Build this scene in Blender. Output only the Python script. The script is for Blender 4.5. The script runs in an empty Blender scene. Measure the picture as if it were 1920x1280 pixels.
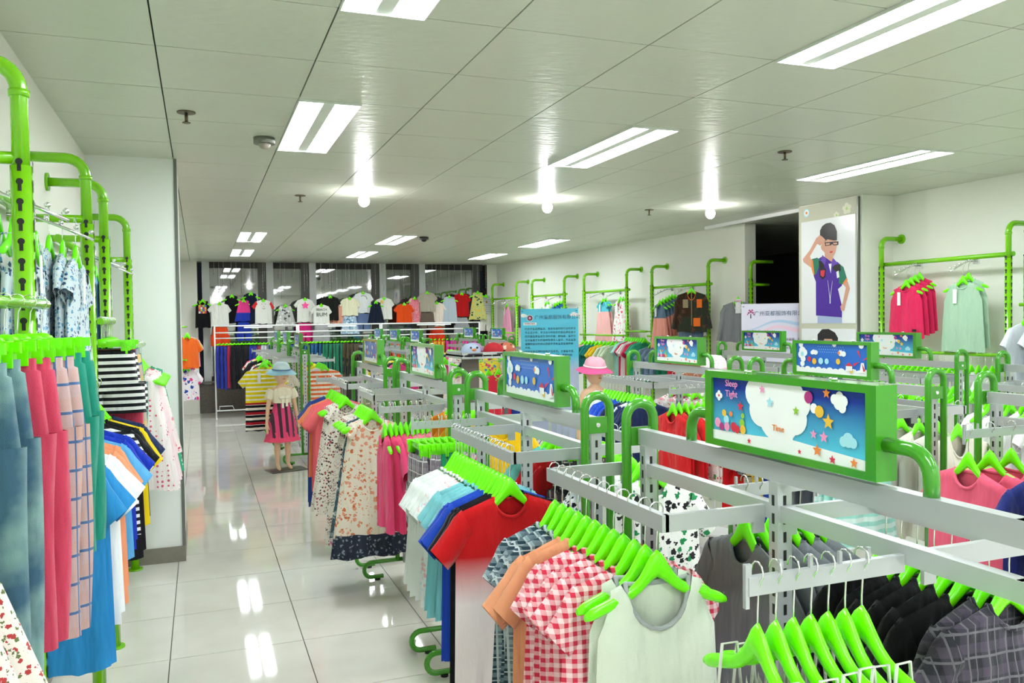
import bpy, math, random
from math import sin, cos, pi, sqrt, radians
from mathutils import Vector, Matrix
random.seed(7)
SC = bpy.context.scene
COL = SC.collection

def lin(h, a=1.0):
    h = h.lstrip('#')
    out = []
    for k in (0, 2, 4):
        v = int(h[k:k+2], 16)/255
        out.append(v/12.92 if v <= .04045 else ((v+.055)/1.055)**2.4)
    return (*out, a)

# ---------------------------------------------------------------- camera
cam_d = bpy.data.cameras.new('camera'); cam = bpy.data.objects.new('camera', cam_d); COL.objects.link(cam)
YAW, PITCH, ROLL = .3624, -.0270, -.0140
F = Vector((sin(YAW)*cos(PITCH), cos(YAW)*cos(PITCH), sin(PITCH)))
R0 = Vector((cos(YAW), -sin(YAW), 0)); U0 = R0.cross(F)
RR = cos(ROLL)*R0+sin(ROLL)*U0; UU = -sin(ROLL)*R0+cos(ROLL)*U0
M = Matrix(((RR.x, UU.x, -F.x, 0), (RR.y, UU.y, -F.y, 0), (RR.z, UU.z, -F.z, 1.545), (0, 0, 0, 1)))
cam.matrix_world = M
cam_d.sensor_width = 36; cam_d.lens = 1541.8/1920*36; cam_d.clip_start = .05; cam_d.clip_end = 60
SC.camera = cam
# ---------------------------------------------------------------- world, exposure
w = bpy.data.worlds.new('night'); SC.world = w; w.use_nodes = True
w.node_tree.nodes['Background'].inputs[0].default_value = (.01, .012, .016, 1)
w.node_tree.nodes['Background'].inputs[1].default_value = .3
vs = SC.view_settings
vs.view_transform = 'Standard'; vs.look = 'None'; vs.gamma = 1; vs.use_curve_mapping = False
vs.exposure = 1.38
TUBE_POWER = 13.0     # radiance of the fluorescent strips
BULB_POWER = 70.0

# ---------------------------------------------------------------- node helpers
def newmat(name):
    m = bpy.data.materials.new(name); m.use_nodes = True
    nt = m.node_tree
    return m, nt, nt.nodes['Principled BSDF']
def nd(nt, t, **k):
    n = nt.nodes.new(t)
    for a, b in k.items():
        if a.startswith('i_'): n.inputs[int(a[2:])].default_value = b
        else: setattr(n, a, b)
    return n
def mth(nt, op, a, b=None, c=None):
    n = nt.nodes.new('ShaderNodeMath'); n.operation = op
    for i, v in enumerate((a, b, c)):
        if v is None: continue
        if isinstance(v, (int, float)): n.inputs[i].default_value = v
        else: nt.links.new(v, n.inputs[i])
    return n.outputs[0]
def mix(nt, fac, a, b):
    n = nt.nodes.new('ShaderNodeMix'); n.data_type = 'RGBA'
    for i, v in ((0, fac), (6, a), (7, b)):
        if isinstance(v, (int, float, tuple)): n.inputs[i].default_value = v
        else: nt.links.new(v, n.inputs[i])
    return n.outputs[2]
MC = {}
def plain(name, col, rough=.5, metal=0, spec=.5, bump=0, bscale=50, var=0, coat=0, ior=None):
    if name in MC: return MC[name]
    m, nt, b = newmat(name)
    b.inputs['Base Color'].default_value = lin(col); b.inputs['Roughness'].default_value = rough
    b.inputs['Metallic'].default_value = metal; b.inputs['Specular IOR Level'].default_value = spec
    if ior: b.inputs['IOR'].default_value = ior
    if coat: b.inputs['Coat Weight'].default_value = coat
    tc = nd(nt, 'ShaderNodeTexCoord')
    if bump or var:
        no = nd(nt, 'ShaderNodeTexNoise'); no.inputs['Scale'].default_value = bscale; no.inputs['Detail'].default_value = 3
        nt.links.new(tc.outputs['Object'], no.inputs['Vector'])
        if bump:
            bp = nd(nt, 'ShaderNodeBump'); bp.inputs['Strength'].default_value = bump; bp.inputs['Distance'].default_value = .01
            nt.links.new(no.outputs[0], bp.inputs['Height']); nt.links.new(bp.outputs[0], b.inputs['Normal'])
        if var:
            c = lin(col); d = tuple(x*(1-var) for x in c[:3])+(1,)
            nt.links.new(mix(nt, no.outputs[0], c, d), b.inputs['Base Color'])
    MC[name] = m
    return m
def emit(name, col, power):
    if name in MC: return MC[name]
    m, nt, b = newmat(name)
    b.inputs['Base Color'].default_value = lin(col)
    b.inputs['Emission Color'].default_value = lin(col); b.inputs['Emission Strength'].default_value = power
    MC[name] = m
    return m

def fabric(kind, c1, c2='#ffffff', c3='#000000', s=1.0):
    """cloth: kind of print over object coordinates (x across, z up)"""
    key = ('fab', kind, c1, c2, c3, s)
    if key in MC: return MC[key]
    m, nt, b = newmat('cloth_%s_%d' % (kind, len(MC)))
    b.inputs['Roughness'].default_value = .85; b.inputs['Specular IOR Level'].default_value = .2
    b.inputs['Sheen Weight'].default_value = .15
    tc = nd(nt, 'ShaderNodeTexCoord'); sp = nd(nt, 'ShaderNodeSeparateXYZ')
    nt.links.new(tc.outputs['Object'], sp.inputs[0])
    X, Y, Z = sp.outputs
    A, B, C3 = lin(c1), lin(c2), lin(c3)
    def stripe(v, per, duty):
        return mth(nt, 'LESS_THAN', mth(nt, 'FRACT', mth(nt, 'MULTIPLY', v, 1/per)), duty)
    out = A
    if kind == 'hstripe':
        out = mix(nt, stripe(Z, .05*s, .5), A, B)
    elif kind == 'vstripe':
        out = mix(nt, stripe(X, .03*s, .45), A, B)
    elif kind == 'gingham':
        f = mth(nt, 'MULTIPLY', mth(nt, 'ADD', stripe(mth(nt, 'ADD', X, mth(nt, 'MULTIPLY', Y, .15)), .02*s, .5), stripe(Z, .02*s, .5)), .5)
        out = mix(nt, f, A, B)
    elif kind == 'plaid':
        x2 = mth(nt, 'ADD', X, mth(nt, 'MULTIPLY', Y, .3))
        o = mix(nt, mth(nt, 'MULTIPLY', mth(nt, 'ADD', stripe(x2, .05*s, .4), stripe(Z, .05*s, .4)), .5), A, C3)
        o = mix(nt, stripe(mth(nt, 'ADD', x2, .3), .05*s, .09), o, B)
        o = mix(nt, stripe(mth(nt, 'ADD', x2, .327), .05*s, .05), o, B)
        out = mix(nt, stripe(mth(nt, 'ADD', Z, .01), .05*s, .10), o, B)
    elif kind in ('floral', 'dots', 'camo', 'floralhem'):
        vo = nd(nt, 'ShaderNodeTexVoronoi'); vo.inputs['Scale'].default_value = 45/s
        vo.inputs['Randomness'].default_value = .2 if kind == 'dots' else 1
        if kind in ('floral', 'floralhem'):
            wn_ = nd(nt, 'ShaderNodeTexNoise'); wn_.inputs['Scale'].default_value = 90/s; wn_.inputs['Detail'].default_value = 2
            nt.links.new(tc.outputs['Object'], wn_.inputs['Vector'])
            va = nd(nt, 'ShaderNodeVectorMath', operation='MULTIPLY_ADD'); va.inputs[1].default_value = (.022*s,)*3
            nt.links.new(wn_.outputs['Color'], va.inputs[0]); nt.links.new(tc.outputs['Object'], va.inputs[2]); nt.links.new(va.outputs[0], vo.inputs['Vector'])
        else: nt.links.new(tc.outputs['Object'], vo.inputs['Vector'])
        if kind == 'dots':
            out = mix(nt, mth(nt, 'LESS_THAN', vo.outputs['Distance'], .25), A, B)
        elif kind == 'camo':
            no = nd(nt, 'ShaderNodeTexNoise'); no.inputs['Scale'].default_value = 9/s; no.inputs['Detail'].default_value = 1
            nt.links.new(tc.outputs['Object'], no.inputs['Vector'])
            o = mix(nt, mth(nt, 'GREATER_THAN', no.outputs[0], .52), A, B)
            out = mix(nt, mth(nt, 'GREATER_THAN', vo.outputs['Distance'], .75), o, C3)
        else:
            sc = nd(nt, 'ShaderNodeSeparateColor'); nt.links.new(vo.outputs['Color'], sc.inputs[0])
            pick = mix(nt, mth(nt, 'GREATER_THAN', sc.outputs[0], .5), B, C3)
            near = mth(nt, 'LESS_THAN', vo.outputs['Distance'], mth(nt, 'MULTIPLY', sc.outputs[1], .62))
            out = mix(nt, near, A, pick)
            if kind == 'floralhem': out = mix(nt, mth(nt, 'LESS_THAN', Z, -.775), out, mix(nt, mth(nt, 'LESS_THAN', vo.outputs['Distance'], .3), lin('#2c3444'), lin('#8c94a4')))
    elif kind == 'dip':
        mr = nd(nt, 'ShaderNodeMapRange'); mr.inputs[1].default_value = -.32*s; mr.inputs[2].default_value = -.46*s
        nt.links.new(Z, mr.inputs[0]); out = mix(nt, mr.outputs[0], A, B)
    elif kind == 'block':
        out = mix(nt, mth(nt, 'LESS_THAN', Z, -.3*s), A, B)
    elif kind == 'stripeblock':
        t = mix(nt, stripe(Z, .042, .62), B, A); l = mix(nt, stripe(Z, .05, .5), B, C3); l = mix(nt, stripe(mth(nt, 'ADD', Z, .02), .1, .25), l, lin('#c01c30'))
        out = mix(nt, mth(nt, 'LESS_THAN', Z, -.50*s), t, l)
    elif kind == 'zigzag':
        tri = mth(nt, 'PINGPONG', mth(nt, 'MULTIPLY', X, 1), .012*s)
        out = mix(nt, stripe(mth(nt, 'ADD', Z, tri), .028*s, .45), A, B)
    elif kind == 'wash':
        no = nd(nt, 'ShaderNodeTexNoise'); no.inputs['Scale'].default_value = 6/s; no.inputs['Detail'].default_value = 4
        nt.links.new(tc.outputs['Object'], no.inputs['Vector'])
        mr = nd(nt, 'ShaderNodeMapRange'); mr.inputs[1].default_value = .4; mr.inputs[2].default_value = .62
        nt.links.new(no.outputs[0], mr.inputs[0]); out = mix(nt, mr.outputs[0], A, B)
    if isinstance(out, tuple): b.inputs['Base Color'].default_value = out
    else: nt.links.new(out, b.inputs['Base Color'])
    # wrinkles: noise stretched along the drop, plus fine weave
    mp = nd(nt, 'ShaderNodeMapping'); mp.inputs['Scale'].default_value = (22, 22, 6); mp.inputs['Rotation'].default_value = (0, .25, 0)
    nt.links.new(tc.outputs['Object'], mp.inputs[0])
    n1 = nd(nt, 'ShaderNodeTexNoise'); n1.inputs['Scale'].default_value = 1; n1.inputs['Detail'].default_value = 2
    nt.links.new(mp.outputs[0], n1.inputs['Vector'])
    n2 = nd(nt, 'ShaderNodeTexNoise'); n2.inputs['Scale'].default_value = 600
    nt.links.new(tc.outputs['Object'], n2.inputs['Vector'])
    bp = nd(nt, 'ShaderNodeBump'); bp.inputs['Strength'].default_value = .9; bp.inputs['Distance'].default_value = .022
    nt.links.new(mth(nt, 'MULTIPLY_ADD', n2.outputs[0], .06, n1.outputs[0]), bp.inputs['Height'])
    nt.links.new(bp.outputs[0], b.inputs['Normal'])
    MC[key] = m
    return m

# ---------------------------------------------------------------- mesh helpers
class MB:
    def __init__(s): s.v = []; s.f = []; s.m = []; s.smooth = []
    def add(s, vs, fs, mi=0, sm=True):
        o = len(s.v); s.v += [tuple(v) for v in vs]
        for f in fs: s.f.append([o+i for i in f]); s.m.append(mi); s.smooth.append(sm)
    def box(s, c, d, mi=0, rot=None):
        x, y, z = (k/2 for k in d)
        P = [Vector((a*x, b*y, e*z)) for a in (-1, 1) for b in (-1, 1) for e in (-1, 1)]
        if rot is not None: P = [rot @ p for p in P]
        s.add([p+Vector(c) for p in P], [(0, 1, 3, 2), (4, 6, 7, 5), (0, 4, 5, 1), (2, 3, 7, 6), (0, 2, 6, 4), (1, 5, 7, 3)], mi, False)
        return s
    def bbox(s, a, b, mi=0):
        return s.box([(p+q)/2 for p, q in zip(a, b)], [abs(q-p) for p, q in zip(a, b)], mi)
    def rings(s, R, mi=0, cap=True, closed=True):
        n = len(R[0]); o = len(s.v)
        for r in R: s.v += [tuple(p) for p in r]
        for i in range(len(R)-1):
            for j in range(n if closed else n-1):
                k = (j+1) % n
                s.f.append([o+i*n+j, o+i*n+k, o+(i+1)*n+k, o+(i+1)*n+j]); s.m.append(mi); s.smooth.append(True)
        if cap:
            s.f.append([o+j for j in range(n)][::-1]); s.m.append(mi); s.smooth.append(False)
            s.f.append([o+(len(R)-1)*n+j for j in range(n)]); s.m.append(mi); s.smooth.append(False)
        return s
    def tube(s, path, r, n=8, mi=0, cap=True):
        P = [Vector(p) for p in path]; R = []; up = None
        for i, p in enumerate(P):
            t = (P[min(i+1, len(P)-1)]-P[max(i-1, 0)]).normalized()
            if up is None: up = Vector((0, 0, 1)) if abs(t.z) < .9 else Vector((1, 0, 0))
            a = t.cross(up)
            if a.length < 1e-4: a = t.cross(Vector((0, 1, 0)))
            a.normalize(); b2 = t.cross(a).normalized(); up = -b2 if (-b2).dot(up) > 0 else b2
            a = t.cross(up).normalized()
            rr = r[i] if isinstance(r, (list, tuple)) else r
            R.append([p+(a*cos(2*pi*k/n)+up*sin(2*pi*k/n))*rr for k in range(n)])
        return s.rings(R, mi, cap)
    def disc(s, c, r, h, n=16, mi=0):
        R = [[(c[0]+r*cos(2*pi*k/n), c[1]+r*sin(2*pi*k/n), c[2]+z) for k in range(n)] for z in (0, h)]
        return s.rings(R, mi)
    def ball(s, c, r, n=12, m=8, mi=0, sc=(1, 1, 1)):
        R = []
        for i in range(m+1):
            a = -pi/2+pi*i/m; q = max(cos(a), .02)
            R.append([(c[0]+r*sc[0]*q*cos(2*pi*k/n), c[1]+r*sc[1]*q*sin(2*pi*k/n), c[2]+r*sc[2]*sin(a)) for k in range(n)])
        return s.rings(R, mi)
    def mesh(s, name):
        me = bpy.data.meshes.new(name); me.from_pydata(s.v, [], s.f); me.update()
        me.polygons.foreach_set('material_index', s.m); me.polygons.foreach_set('use_smooth', s.smooth)
        return me
def arc(c, r, a0, a1, n, ax='xz'):
    out = []
    for i in range(n+1):
        a = radians(a0+(a1-a0)*i/n); u, v = r*cos(a), r*sin(a)
        out.append((c[0]+u, c[1], c[2]+v) if ax == 'xz' else (c[0], c[1]+u, c[2]+v) if ax == 'yz' else (c[0]+u, c[1]+v, c[2]))
    return out
def put(name, me, mats=None, parent=None, loc=None, rot=None):
    o = bpy.data.objects.new(name, me if not isinstance(me, MB) else me.mesh(name)); COL.objects.link(o)
    if mats is not None:
        mats = mats if isinstance(mats, (list, tuple)) else [mats]
        if not len(o.data.materials):
            for m in mats: o.data.materials.append(m)
        else:
            while len(o.data.materials) < len(mats): o.data.materials.append(None)
            for i, m in enumerate(mats): o.material_slots[i].link = 'OBJECT'; o.material_slots[i].material = m
    if parent: o.parent = parent
    if loc is not None: o.location = loc
    if rot is not None: o.rotation_euler = rot if isinstance(rot, (tuple, list)) else (0, 0, rot)
    return o
def tag(o, label, cat, group=None):
    o['label'] = label; o['category'] = cat
    if group: o['group'] = group
    return o
def thing(name, label, cat, loc=(0, 0, 0), rz=0, group=None):
    o = bpy.data.objects.new(name, None); COL.objects.link(o); o.empty_display_size = .05
    o.location = loc; o.rotation_euler = (0, 0, rz)
    return tag(o, label, cat, group)
def struct(name, mb, m, parent=None):
    o = put(name, mb, m, parent)
    if parent is None: o['kind'] = 'structure'
    return o
def copy_tree(o, parent=None):
    c = o.copy(); COL.objects.link(c); c.parent = parent
    for ch in o.children: copy_tree(ch, c)
    return c
ORD = lambda k: '%d%s' % (k, 'th' if 10 <= k % 100 <= 20 else {1: 'st', 2: 'nd', 3: 'rd'}.get(k % 10, 'th')) if k > 1 else '1st'
def text(body, size, m, parent, loc, rot, name='lettering', ext=.0004, align='CENTER', sp=1):
    cu = bpy.data.curves.new(name, 'FONT'); cu.body = body; cu.size = size; cu.extrude = ext; cu.align_x = align; cu.align_y = 'CENTER'
    cu.space_character = sp; cu.resolution_u = 2; cu.space_line = 1.1
    t = bpy.data.objects.new('t', cu); COL.objects.link(t)
    dg = bpy.context.evaluated_depsgraph_get()
    me = bpy.data.meshes.new_from_object(t.evaluated_get(dg))
    bpy.data.objects.remove(t)
    me.materials.clear(); me.materials.append(m); me.name = name
    o = bpy.data.objects.new(name, me); COL.objects.link(o); o.parent = parent; o.location = loc; o.rotation_euler = rot
    return o

# ---------------------------------------------------------------- base materials
LIME = plain('wall_unit_green', '#7ac80a', .22, coat=.3)
GREEN = plain('rack_green', '#3f961e', .2, coat=.35)
SILVER = plain('rack_silver', '#bcbfc2', .3, .4, bump=.02, bscale=200)
CHROME = plain('chrome', '#e8e8ea', .12, 1)
WHITEM = plain('white_enamel', '#eeeeee', .3)
WALLP = plain('wall_paint', '#f0f0e6', .75, bump=.03, bscale=90)
DARK = plain('dark_gap', '#3a3c38', .9)
BLACK = plain('black_rubber', '#101010', .5)
def mk_lime():
    m, nt, b = newmat('lime_plastic')
    b.inputs['Base Color'].default_value = lin('#78f802'); b.inputs['Roughness'].default_value = .25
    b.inputs['Subsurface Weight'].default_value = .35; b.inputs['Subsurface Radius'].default_value = (.3, .6, .1); b.inputs['Subsurface Scale'].default_value = .03
    return m
HANG = mk_lime()
def mk_ceiling():
    m, nt, b = newmat('ceiling_panel_gloss')
    b.inputs['Base Color'].default_value = lin('#d0d3c4'); b.inputs['Roughness'].default_value = .32; b.inputs['Specular IOR Level'].default_value = .35
    tc = nd(nt, 'ShaderNodeTexCoord'); g = nd(nt, 'ShaderNodeNewGeometry')
    mp = nd(nt, 'ShaderNodeMapping'); mp.inputs['Scale'].default_value = (14, 30, 1); nt.links.new(g.outputs['Position'], mp.inputs[0])
    n = nd(nt, 'ShaderNodeTexNoise'); n.inputs['Scale'].default_value = 1; n.inputs['Detail'].default_value = 1; nt.links.new(mp.outputs[0], n.inputs['Vector'])
    n2 = nd(nt, 'ShaderNodeTexNoise'); n2.inputs['Scale'].default_value = 260; nt.links.new(g.outputs['Position'], n2.inputs['Vector'])
    bp = nd(nt, 'ShaderNodeBump'); bp.inputs['Strength'].default_value = .25; bp.inputs['Distance'].default_value = .01
    nt.links.new(mth(nt, 'MULTIPLY_ADD', n2.outputs[0], .12, n.outputs[0]), bp.inputs['Height']); nt.links.new(bp.outputs[0], b.inputs['Normal'])
    return m
CEILM = mk_ceiling()
def mk_floor():
    m, nt, b = newmat('polished_tile')
    b.inputs['Roughness'].default_value = .045; b.inputs['Specular IOR Level'].default_value = .7
    g = nd(nt, 'ShaderNodeNewGeometry')
    n = nd(nt, 'ShaderNodeTexNoise'); n.inputs['Scale'].default_value = 5; n.inputs['Detail'].default_value = 6; nt.links.new(g.outputs['Position'], n.inputs['Vector'])
    nt.links.new(mix(nt, n.outputs[0], lin('#d6d4ca'), lin('#ebe9e0')), b.inputs['Base Color'])
    return m
FLOORM = mk_floor()
def mk_marble():
    m, nt, b = newmat('dark_marble'); b.inputs['Roughness'].default_value = .2
    g = nd(nt, 'ShaderNodeNewGeometry')
    n = nd(nt, 'ShaderNodeTexNoise'); n.inputs['Scale'].default_value = 40; n.inputs['Detail'].default_value = 5; nt.links.new(g.outputs['Position'], n.inputs['Vector'])
    nt.links.new(mix(nt, n.outputs[0], lin('#2e2722'), lin('#6b6058')), b.inputs['Base Color'])
    return m
MARBLE = mk_marble()
SKIRT = plain('skirting_stone', '#8f8a7e', .3, var=.3, bscale=30)

# ---------------------------------------------------------------- room shell
CE = 2.607; X0, X1 = -.65, 5.87; YB, YF = -3.2, 15.1
def rwx(y): return 5.87 if y < 7.9 else 5.87+(5.42-5.87)*(y-7.9)/(15.1-7.9)   # the right wall leans in slightly
floor = struct('floor', MB().bbox((X0-.3, YB-.2, -.12), (9.6, YF+.6, -.008)), plain('grout', '#6b6a63', .8))
ceiling = struct('ceiling', MB().bbox((X0-.3, YB-.2, CE+.012), (9.6, YF+.6, CE+.15)), DARK)
tile_me = MB().box((0, 0, -.004), (.5955, .5955, .008)).mesh('tile'); tile_me.materials.append(FLOORM)
cnt = 0; rest = MB()
for j in range(-7, 18):
    for i in range(-1, 11):
        cx, cy = -.163+.6*i+.3, 5.27-.6*8+.6*j+.3
        if cx-.3 < X0-.25 or cx+.3 > 6.2 or cy-.3 > YF+.2: continue
        if cy > 0.1 and cnt < 296:
            o = put('tile', tile_me, None, floor, (cx, cy, 0)); cnt += 1
        else: rest.box((cx, cy, -.004), (.597, .597, .008))
for j in range(18, 26):
    for i in range(-1, 11):
        cx, cy = -.163+.6*i+.3, 5.27-.6*8+.6*j+.3
        if cy < YF+.3: rest.box((cx, cy, -.004), (.597, .597, .008))
o = put('tile', rest, FLOORM, floor); o['kind'] = 'stuff'
# ceiling panels
fix_x = (.464, 2.264, 4.364); half_other = {.464: .764, 2.264: 2.564, 4.364: 4.064}
fix_y = (-2.0+.035-.8, .4-.765, 1.635, 4.035, 10.035, 12.435)
fix_y = (-3.165+.0, -.765, 1.635, 4.035, 10.035, 12.435)  # first two rows lie unseen behind the viewer, added for enough light
pan = MB().box((0, 0, .005), (.594, .594, .010)).mesh('panel'); pan.materials.append(CEILM)
hpan = MB().box((0, 0, .005), (.294, .594, .010)).mesh('panel'); hpan.materials.append(CEILM)
cnt = 0; rest = MB()
for j in range(-11, 21):
    for i in range(-1, 16):
        ax, ay = -.136+.6*i, 3.435+.6*j
        if ay > YF+.1: continue
        hit = None
        for fx in fix_x:
            for fy in fix_y:
                if ax-.01 < fx < ax+.59 and fy-.01 < ay < fy+1.1: hit = fx
        near = ay > -.4 and i < 11
        if i >= 11 and ay < 4.9: continue
        if hit is not None:
            hx = half_other[hit]+.15; me_, sz = hpan, .294
        else: hx = ax+.3; me_, sz = pan, .594
        if near and cnt < 296: put('panel', me_, None, ceiling, (hx, ay+.3, CE)); cnt += 1
        else: rest.box((hx, ay+.3, CE+.005), (sz, .594, .010))
o = put('panel', rest, CEILM, ceiling); o['kind'] = 'stuff'
# walls
struct('wall_left', MB().bbox((X0-.15, YB, 0), (X0, 5.75, CE+.012)), WALLP)
COLM = plain('column_paint', '#eef2ee', .6)
struct('wall_left_pillar', MB().bbox((X0, 5.75, 0), (-.125, 6.45, CE+.012)), COLM)
struct('trim_1', MB().bbox((-.137, 5.742, .1), (-.118, 5.762, CE)), plain('steel_corner', '#6f7270', .35, .8))
struct('baseboard_pillar', MB().bbox((X0, 5.738, 0), (-.118, 6.46, .1)), SKIRT)
struct('wall_left_far', MB().bbox((-.75, 6.45, 0), (-.48, YF, CE+.012)), WALLP)
struct('baseboard_left', MB().bbox((X0, YB, 0), (X0+.012, 5.74, .1)), SKIRT)
struct('wall_back', MB().bbox((X0-.15, YB-.15, 0), (9.6, YB, CE+.012)), WALLP)
# far wall: pier, glazing band, dark marble apron
struct('wall_far', MB().bbox((-.55, YF, 0), (9.6, YF+.25, .55)).bbox((5.22, YF, .55), (9.6, YF+.25, CE+.012)).bbox((-.55, YF, .55), (-.02, YF+.25, CE+.012)), [MARBLE])
struct('wall_far_pier', MB().bbox((5.22, YF-.02, 0), (5.9, YF, CE+.012)).bbox((-.48, YF-.03, 0), (-.03, YF, CE+.012)), [WALLP])
GLASS = plain('night_glass', '#34373a', .025, 0, 1.0, ior=2.1)
FRAME = plain('window_frame_grey', '#b9bcba', .4)
edges = [0.11, 1.17, 1.91, 3.18, 3.93, 5.14]
for n in range(5):
    a, b2 = edges[n], edges[n+1]
    wn = struct('window_%d' % (n+1), MB().bbox((a, YF+.02, .55), (b2, YF+.10, .63)).bbox((a, YF+.02, 2.5), (b2, YF+.10, CE)), plain('dark_frame', '#201c1a', .5))
    put('pane', MB().bbox((a+.06, YF+.05, .6), (b2-.12, YF+.06, 2.52)), GLASS, wn)
    put('mullion', MB().bbox((a-.06, YF-.02, .5), (a+.06, YF+.12, CE)), FRAME, wn)
    put('mullion', MB().bbox((b2-.2, YF+.01, .55), (b2-.06, YF+.10, CE)), plain('dark_jamb', '#4a4844', .5), wn)
struct('window_sill_far', MB().bbox((-.03, YF-.08, .52), (5.22, YF+.05, .55)), plain('sill', '#5d5a55', .3))
# right walls
def slab(y0, y1, z0, z1, th=.15):
    a, b2 = rwx(y0), rwx(y1)
    m = MB(); m.add([(a, y0, z0), (a+th, y0, z0), (b2+th, y1, z0), (b2, y1, z0), (a, y0, z1), (a+th, y0, z1), (b2+th, y1, z1), (b2, y1, z1)],
                    [(0, 3, 2, 1), (4, 5, 6, 7), (0, 1, 5, 4), (1, 2, 6, 5), (2, 3, 7, 6), (3, 0, 4, 7)], 0, False)
    return m
struct('wall_right', MB().bbox((5.87, YB, 0), (6.02, 5.74, CE+.012)), WALLP)
struct('wall_right_far', slab(7.9, YF, 0, CE+.012), WALLP)
struct('wall_right_pillar', MB().bbox((5.52, 5.74, 0), (5.95, 6.56, CE+.012)), WALLP)
struct('baseboard_right', MB().bbox((5.855, YB, 0), (5.87, 5.7, .1)), SKIRT)
# the dark room behind the doorway
AX = plain('unlit_paint', '#8a8a86', .8)
struct('wall_annex', MB().bbox((9.4, YB, 0), (9.55, YF, CE+.012)).bbox((6.02, 15.0, 0), (9.4, 15.1, CE+.012)).bbox((6.02, 4.9, 0), (9.4, 5.0, CE+.012)), AX)
struct('trim_2', MB().bbox((5.60, 6.565, CE-.035), (5.63, 8.3, CE)), WHITEM)
struct('trim_3', MB().bbox((5.80, 6.565, .0), (5.86, 6.60, 2.45)).bbox((5.78, 6.565, 2.45), (5.88, 6.62, 2.56)), plain('pale_green_trim', '#bff5b0', .4))

# ---------------------------------------------------------------- ceiling fittings
TUBE = emit('fluorescent_strip', '#f4fbff', TUBE_POWER)
FIXM = plain('fixture_white', '#dfe4dc', .35)
fx_ob = None
nm = {(.464, 4.035): 'twin-strip ceiling light nearest the left wall, above the aisle', (.464, 1.635): 'twin-strip ceiling light cut by the top edge, left of centre',
      (2.264, 4.035): 'twin-strip ceiling light in the middle of the ceiling', (2.264, 1.635): 'large twin-strip ceiling light cut by the top right edge',
      (4.364, 4.035): 'twin-strip ceiling light nearest the boy poster', (4.364, 1.635): 'twin-strip ceiling light at the right, out of frame'}
rown = {.464: 'left', 2.264: 'middle', 4.364: 'right'}
for fx in fix_x:
    for fy in fix_y:
        lb = nm.get((fx, fy)) or ('far twin-strip ceiling light, %s row, %s' % (rown[fx], 'nearest the windows' if fy > 12 else 'further from the windows') if fy > 5 else 'added unseen twin-strip ceiling light behind the viewer, %s row, %s' % (rown[fx], 'nearer' if fy > -1 else 'farther'))
        if fx_ob is None:
            t = thing('ceiling_light', lb, 'ceiling light', (fx+.15, fy+.6, CE), group='twin strip ceiling lights')
            h = MB()
            for sx in (-1, 1): h.bbox((sx*.145, -.597, -.012), (sx*.150, .597, .06))
            for sy in (-1, 1): h.bbox((-.15, sy*.590, -.012), (.15, sy*.597, .06))
            h.bbox((-.15, -.597, .05), (.15, .597, .06))
            put('frame', h, FIXM, t)
            put('spine', MB().bbox((-.028, -.59, -.004), (.028, .59, .03)), FIXM, t)
            for sx in (-1, 1): put('light_strip', MB().bbox((sx*.032, -.588, -.002), (sx*.140, .588, .004)), TUBE, t)
            fx_ob = t
        else:
            t = copy_tree(fx_ob); t.location = (fx+.15, fy+.6, CE); t['label'] = lb
BULB = emit('bulb_glow', '#ffffff', BULB_POWER)
for k, (bx, by) in enumerate(((1.28, 6.75), (2.90, 6.72), (4.60, 6.72))):
    t = thing('bulb', 'glowing compact bulb on the ceiling, %s of the row of three' % ('left', 'middle', 'right')[k], 'light bulb', (bx, by, CE), group='bare ceiling bulbs')
    put('socket', MB().disc((0, 0, -.03), .035, .03), WHITEM, t)
    put('bulb_glass', MB().ball((0, 0, -.075), .045, 14, 10, sc=(1, 1, 1.1)), BULB, t)
BRASS = plain('dull_bronze', '#6d6250', .4, .7)
for k, (sx, sy, lb) in enumerate(((-.04, 4.46, 'by the smoke detector at left'), (3.57, 4.38, 'beside the right ceiling light'), (.81, 7.09, 'left of the left bulb'), (4.17, 7.13, 'between middle and right bulb'))):
    t = thing('sprinkler', 'small bronze ceiling sprinkler %s' % lb, 'sprinkler', (sx, sy, CE), group='ceiling sprinklers')
    put('plate', MB().disc((0, 0, -.006), .045, .006), BRASS, t)
    put('nozzle', MB().tube([(0, 0, -.006), (0, 0, -.05)], .008).disc((0, 0, -.056), .02, .004, 8), BRASS, t)
for k, (sx, sy, lb) in enumerate(((.37, 4.95, 'round grey smoke detector beside the left ceiling light'), (2.69, 10.2, 'small dark dome camera among the far ceiling lights'))):
    t = thing('smoke_detector' if k == 0 else 'dome_camera', lb, 'smoke detector' if k == 0 else 'security camera', (sx, sy, CE))
    put('base', MB().disc((0, 0, -.035), .06, .035, 20), plain('det%d' % k, '#77786f' if k == 0 else '#3c3c3c', .4), t)
    put('dome', MB().ball((0, 0, -.035), .036, 14, 8, sc=(1, 1, .8)), plain('dome%d' % k, '#8d8478' if k == 0 else '#151515', .25), t)

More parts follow.
